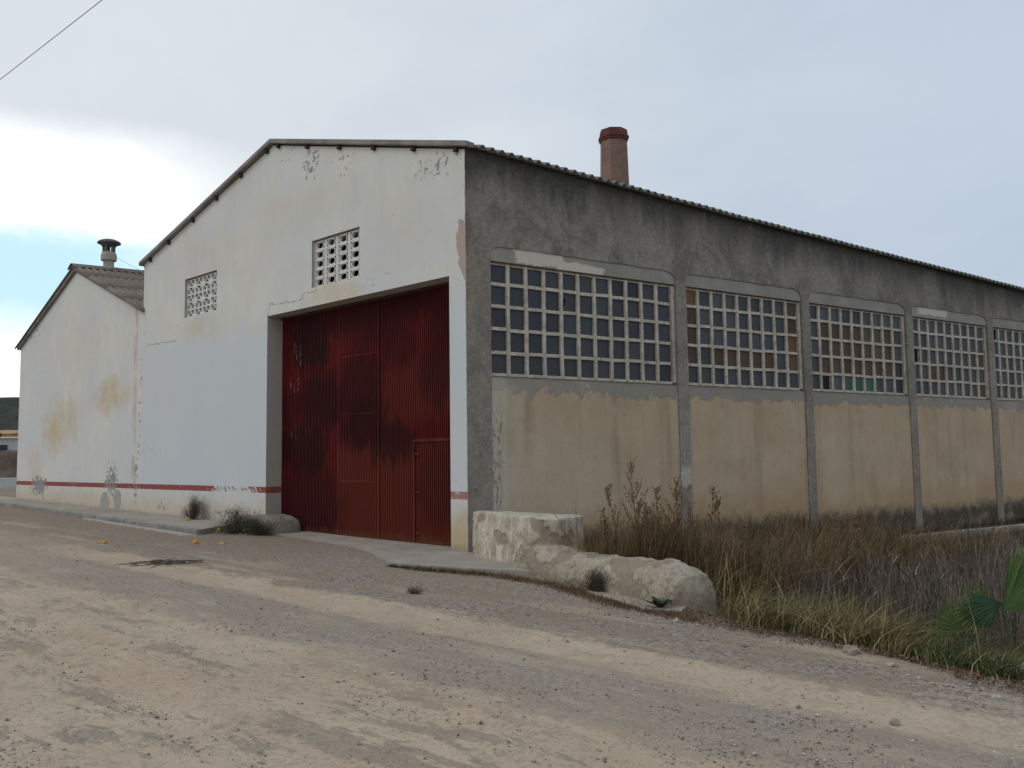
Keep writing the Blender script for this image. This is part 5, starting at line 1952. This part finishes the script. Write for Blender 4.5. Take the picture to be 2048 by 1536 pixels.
def leafy_plant():
    root = empty('leafy_plant', FR @ Matrix.Translation((5.72, -2.45, gz(5.72, -2.45))), 'dark green broad leaved rosette at the end of the low wall', 'plant')
    rs = np.random.default_rng(3)
    for k in range(11):
        an_ = 2 * PI * k / 11 + rs.normal(0, .2)
        L = rs.uniform(0.14, 0.24)
        el = rs.uniform(0.55, 1.15)
        V, Fc, C = [], [], []
        n = 6
        for i in range(n + 1):
            u = i / n
            w = 0.045 * math.sin(PI * min(1, u * 0.92 + 0.08)) * (1 + 0.25 * (i % 2))
            r = L * u * math.cos(el)
            z = L * (math.sin(el) * u - 0.40 * u * u * math.sin(el))
            for s in (-1, 0, 1):
                V.append((math.cos(an_) * r - math.sin(an_) * w * s, math.sin(an_) * r + math.cos(an_) * w * s, z + abs(s) * 0.012 + 0.02))
                C.append(np.array((0.028, 0.046, 0.028)) * rs.uniform(0.85, 1.2))
        for i in range(n):
            for s in range(2):
                q = i * 3 + s
                Fc.append((q, q + 1, q + 4, q + 3))
        tint_obj('leaf', V, Fc, C, root)


leafy_plant()


# ---- fan palm -------------------------------------------------------
def fan_palm():
    base = (9.25, -2.15)
    root = empty('fan_palm', FR @ Matrix.Translation((base[0], base[1], gz(*base))), 'young green fan palm at the right edge above the gravel road', 'palm')
    W2L = (FR @ Matrix.Translation((base[0], base[1], gz(*base)))).inverted()

    def leaf(hub, mid, nrm, R, spread, n, col, droop, seed):
        rs = np.random.default_rng(seed)
        hub = W2L @ Vector(hub)
        mid = (W2L.to_3x3() @ Vector(mid)).normalized()
        nrm = (W2L.to_3x3() @ Vector(nrm)).normalized()
        side = nrm.cross(mid).normalized()
        fr_ = bpy.data.objects.new('frond', None)
        link(fr_, root)
        st = MB()
        p0 = Vector((rs.normal(0, .03), rs.normal(0, .03), 0.0))
        m_ = (p0 + hub) * 0.5 + Vector((0, 0, 0.06))
        st.tube([p0, m_, hub], [0.011, 0.008, 0.006], 6)
        tint_obj('stalk', st.V, st.F, np.tile(np.array((0.10, 0.14, 0.05)), (len(st.V), 1)), fr_)
        V, Fc, C = [], [], []
        for k in range(n):
            an_ = math.radians(spread) * (k / (n - 1) - 0.5) + rs.normal(0, 0.012)
            d = (mid * math.cos(an_) + side * math.sin(an_)).normalized()
            sd = (side * math.cos(an_) - mid * math.sin(an_)).normalized()
            L = R * (1 - 0.16 * abs(k / (n - 1) - 0.5) * 2) * rs.uniform(0.92, 1.05)
            m2 = 6
            cc = np.array(col) * rs.uniform(0.75, 1.25)
            k0 = len(V)
            for i in range(m2 + 1):
                u = i / m2
                w = 0.0125 * (R / 0.5) * (0.25 + 1.6 * u if u < 0.45 else (1 - u) / 0.55 * 0.97 + 0.02)
                c = hub + d * (L * u) - nrm * 0.0 + Vector((0, 0, -droop * L * u ** 2.2)) + nrm * (0.05 * L * math.sin(k * 2.4) * u ** 2)
                V += [c - sd * w + nrm * w * 0.45, c, c + sd * w + nrm * w * 0.45]
                tip = np.array((0.30, 0.27, 0.12)) if u > 0.93 else cc
                C += [tip] * 3
            for i in range(m2):
                for s in range(2):
                    q = k0 + i * 3 + s
                    Fc.append((q, q + 1, q + 4, q + 3))
        tint_obj('leaf_blade', V, Fc, C, fr_)
    g1 = (0.085, 0.125, 0.036)
    g2 = (0.055, 0.098, 0.028)
    g3 = (0.026, 0.054, 0.024)
    leaf((3.98, 8.02, 0.12), (-0.25, 0.1, 1.0), (-0.1, -1, 0.25), 0.36, 165, 34, g1, 0.12, 1)
    leaf((4.30, 7.95, 0.36), (-0.95, 0.0, -0.02), (-0.2, -0.65, 0.75), 0.44, 85, 26, g3, 0.30, 2)
    leaf((4.26, 7.85, 0.32), (0.85, -0.12, 0.72), (-0.5, -0.8, 0.3), 0.78, 75, 32, g2, 0.12, 3)
    leaf((4.22, 8.1, 0.30), (-0.35, 0.2, 0.95), (-0.2, -1, 0.1), 0.30, 70, 12, g1, 0.05, 4)
    leaf((4.62, 7.9, 0.35), (0.8, 0.2, 0.5), (-0.3, -0.8, 0.5), 0.55, 120, 30, g2, 0.18, 5)


fan_palm()


# ---- twig heap ------------------------------------------------------
def twig_heap():
    rs = np.random.default_rng(9)
    root = empty('twig_heap', FR @ Matrix.Translation((-2.3, -4.45, gz(-2.3, -4.45))), 'flat heap of dark dry twigs on the gravel left of the gate', 'twigs')
    iv = math.atan2(-(FR.inverted()[0][1]), FR.inverted()[0][0])
    for k in range(70):
        c = Vector((rs.normal(0, 0.28), rs.normal(0, 0.16), 0))
        c = Matrix.Rotation(PSI, 3, 'Z') @ c
        an_ = rs.normal(PSI, 0.5)
        L = rs.uniform(0.05, 0.22)
        d = Vector((math.cos(an_), math.sin(an_), rs.normal(0, 0.08)))
        z = rs.uniform(0.004, 0.035)
        b = MB().tube([c - d * L + Vector((0, 0, z)), c + Vector((0, 0, z + rs.uniform(0, .012))), c + d * L + Vector((0, 0, z))], [0.004, 0.005, 0.003], 4)
        tint_obj('twig', b.V, b.F, np.tile(np.array((0.07, 0.052, 0.04)) * rs.uniform(0.6, 2.0), (len(b.V), 1)), root)


twig_heap()


# ---- bare tree behind the annex ------------------------------------
def bare_tree():
    base = Vector((-19.0, 44.5, 0))
    root = empty('bare_tree', Matrix.Translation((base.x, base.y, 0.3)), 'thin bare tree whose twigs show between the annex roof and the warehouse', 'tree')
    rs = np.random.default_rng(21)
    tr = MB().tube([(0, 0, -0.8), (0.1, 0, 4.0), (0.0, 0, 7.5)], [0.16, 0.12, 0.07], 8)
    tr.obj('trunk', mat('bark', m_plain((0.09, 0.08, 0.07), (0.14, 0.12, 0.10))), root)
    cr = MB()
    leaves = []

    def grow(p, d, L, r, lv):
        q = p + d * L
        cr.tube([p, (p + q) / 2 + Vector(rs.normal(0, L * .04, 3)), q], [r, r * .8, r * .6], 4)
        if lv == 0:
            for _ in range(2):
                if rs.random() < 0.45: leaves.append(p.lerp(q, rs.uniform(.3, 1)))
            return
        for _ in range(3 if lv > 1 else 2):
            nd = (d + Vector(rs.normal(0, 0.38, 3))).normalized()
            nd.z = max(nd.z, 0.15)
            grow(p.lerp(q, rs.uniform(0.55, 1.0)), nd.normalized(), L * rs.uniform(.6, .85), r * 0.6, lv - 1)
    for k in range(7):
        an_ = 2 * PI * k / 7
        grow(Vector((0, 0, rs.uniform(5.5, 7.4))), Vector((math.cos(an_) * .5, math.sin(an_) * .5, 0.9)).normalized(), 1.75, 0.045, 3)
    tint_obj('crown', cr.V, cr.F, np.tile(np.array((0.13, 0.12, 0.115)), (len(cr.V), 1)), root)
    v, f, c = blade_mesh(np.array([list(q) for q in leaves]), np.full(len(leaves), 0.10), 0.035, 0.9, [(0.12, 0.12, 0.08), (0.16, 0.13, 0.08)], seg=2)
    me = fast_mesh('leaves', v, f, c)
    me.materials.append(TINT)
    link(bpy.data.objects.new('leaves', me), root)


bare_tree()

# ================================================================== FAR LEFT
def far_left():
    # terrace of brown earth and rubble beyond the end of the annex
    a_ = np.linspace(0, 1, 60)
    V, Fc = [], []
    for i, u in enumerate(a_):
        x, y = -70 + 55 * u, 57 - 4 * u + math.sin(u * 9) * 0.6
        zt_ = 2.55 + fbm((u * 20, 0, 0), 1.0) * 0.25
        for j in range(9):
            v = j / 8
            q = fbm((x * 0.7, v * 4, 3), 1.0) * 0.25
            V.append((x, y + v * 0.9 + q, 0.2 + (zt_ - 0.2) * min(1, v * 1.25) ))
    for i in range(59):
        for j in range(8):
            k = i * 9 + j
            Fc.append((k, k + 9, k + 10, k + 1))
    o = obj('terrace_wall', V, Fc, mat('terrace_earth', m_plain((0.11, 0.085, 0.07), (0.20, 0.155, 0.125), 0.6, 3, 0.8, 0.2)), None, None, True)
    tag(o, 'brown earth terrace wall in the distance left of the annex', 'wall')
    fld = MB().add([(-90, 58, 2.4), (-10, 54, 2.4), (-20, 170, 3.4), (-170, 170, 3.4)], [(0, 1, 2, 3)])
    tag(fld.obj('upper_field', mat('field_earth', m_plain((0.17, 0.14, 0.10), (0.24, 0.20, 0.14), 0.2, 2))), kind='structure')
    p = MB().box(-62, -18, 43.0, 43.5, 0.2, 1.05)
    tag(p.obj('parapet', mat('whitewash_far', m_plain((0.42, 0.44, 0.425), (0.52, 0.53, 0.51)))), 'low whitewashed parapet across the lane at the far left', 'parapet')

    def house(x, y, w, dpt, z0, z1, wallm, roofm, label, wins, rz=0.0, rise=0.7):
        r = empty('house', Matrix.Translation((x, y, z0)) @ Matrix.Rotation(rz, 4, 'Z'), label, 'house')
        h = z1 - z0
        MB().box(-w / 2, w / 2, 0, dpt, -0.5, h).obj('wall', wallm, r)
        e = 0.35
        V = [(-w / 2 - e, -e, h + .002), (w / 2 + e, -e, h + .002), (w / 2 + e, dpt + e, h + .002), (-w / 2 - e, dpt + e, h + .002), (-w / 2 - e, dpt / 2, h + rise), (w / 2 + e, dpt / 2, h + rise)]
        obj('roof', V, [(0, 1, 5, 4), (2, 3, 4, 5), (1, 2, 5), (3, 0, 4), (3, 2, 1, 0)], roofm, r)
        for (wx0, wz0, ww, wh_) in wins:
            f = MB().box(wx0, wx0 + ww, -0.06, 0.02, wz0, wz0 + wh_).obj('window', wallm, r)
            MB().box(wx0 + .08, wx0 + ww - .08, -0.075, -0.062, wz0 + .08, wz0 + wh_ - .08).obj('pane', PANE_DARK, f)
    wm = mat('house_white', m_plain((0.40, 0.405, 0.40), (0.50, 0.50, 0.48)))
    ym = mat('house_yellow', m_plain((0.55, 0.36, 0.12), (0.62, 0.43, 0.17)))
    rm = mat('house_roof_tile', m_plain((0.33, 0.21, 0.12), (0.42, 0.28, 0.16)))
    house(-65.5, 110, 8.0, 8, 2.4, 4.95, wm, wm, 'small white house with dark window in the far left distance', [(1.6, 0.7, 1.3, 1.1), (-2.8, 0.7, 1.3, 1.1)], rise=0.25)
    house(-75.5, 125, 9.5, 9, 2.6, 6.0, ym, rm, 'yellow house with tiled roof behind the white one, far left', [(-3, 2.2, 1.4, 1.4), (2, 2.2, 1.4, 1.4)])
    # wooded hill
    n1_, n2_ = 160, 26
    V, Fc = [], []
    for i in range(n1_ + 1):
        u = i / n1_
        x = -640 + 900 * u
        crest = 39 + 8 * math.sin(u * 7.0 + 1.2) + 5 * math.sin(u * 19) - 14 * max(0, u - 0.5)
        for j in range(n2_ + 1):
            v = j / n2_
            y = 250 + 320 * v - 0.12 * (x + 230)
            z = crest * math.sin(min(1, v * 1.15) * PI / 2) ** 1.1
            q = fbm((x * 0.05, y * 0.05, 0), 1.0, 5) * 2.2 + fbm((x * 0.35, y * 0.35, 4), 1.0, 3) * 1.3
            V.append((x, y, 1.5 + z + q * min(1, v * 6)))
    for i in range(n1_):
        for j in range(n2_):
            k = i * (n2_ + 1) + j
            Fc.append((k, k + n2_ + 1, k + n2_ + 2, k + 1))
    o = obj('hill', V, Fc, mat('wooded_hill', m_plain((0.020, 0.026, 0.022), (0.050, 0.055, 0.042), 0.12, 0.7, 1.0, 1.5)), None, None, False)
    tag(o, kind='structure')
    # dark trees by the houses
    rs = np.random.default_rng(5)
    for k, (x, y, h, lb) in enumerate(((-60.0, 118, 5.0, 'dark tree right beside the white house in the far distance'), (-82, 120, 6.5, 'dark tree left of the yellow house in the far distance'))):
        root = empty('dark_tree', Matrix.Translation((x, y, 2.4)), lb, 'tree', 'far trees by the houses')
        MB().tube([(0, 0, -0.5), (0.05, 0, h * 0.5)], [0.18, 0.1], 6).obj('trunk', RUSTY, root)
        n = 2500
        d = rs.normal(0, 1, (n, 3))
        d /= np.linalg.norm(d, axis=1)[:, None]
        P = d * rs.uniform(0.35, 1.0, (n, 1)) * np.array([h * .34, h * .34, h * .36]) * (1 + 0.3 * np.sin(d[:, :1] * 5 + d[:, 2:] * 4)) + np.array([0, 0, h * .62])
        v, f, c = blade_mesh(P, rs.uniform(.2, .4, n), 0.12, 1.2, [(0.02, 0.028, 0.018), (0.03, 0.04, 0.022)], seg=2, rs=rs)
        me = fast_mesh('crown', v, f, c)
        me.materials.append(TINT)
        link(bpy.data.objects.new('crown', me), root)


far_left()


# ================================================================== OVERHEAD CABLES
def cable(p0, p1, ext0, ext1, sag, label):
    p0, p1 = Vector(p0), Vector(p1)
    d = (p1 - p0).normalized()
    A, B = p0 - d * ext0, p1 + d * ext1
    pts = []
    for k in range(61):
        u = k / 60
        p = A.lerp(B, u)
        pts.append(p)
    o = MB().tube(pts, 0.006, 5).obj('overhead_cable', WIRE)
    tag(o, label, 'cable', 'overhead cables along the road')


def pix(x, y, z):
    f, pi_, ro = 1768.99, 0.0830183, -0.0134548
    X_, Y_ = x - 1024, y - 768
    c, s = math.cos(ro), math.sin(ro)
    px, py = c * X_ + s * Y_, -s * X_ + c * Y_
    d = Vector((px / f, math.cos(pi_) + py / f * math.sin(pi_), math.sin(pi_) - py / f * math.cos(pi_)))
    t = (z - 1.7) / d.z
    return Vector((0, 0, 1.7)) + d * t


cable((-6.40, 13.43, 9.0), (-9.66, 16.28, 9.0), 30, 60, 0, 'thin black cable crossing the upper left corner of the sky')
cable((-8.2, 13.9, 10.25), (-8.2 - 3.26, 13.9 + 2.85, 10.25), 30, 60, 0, 'short bit of cable at the very top left corner')
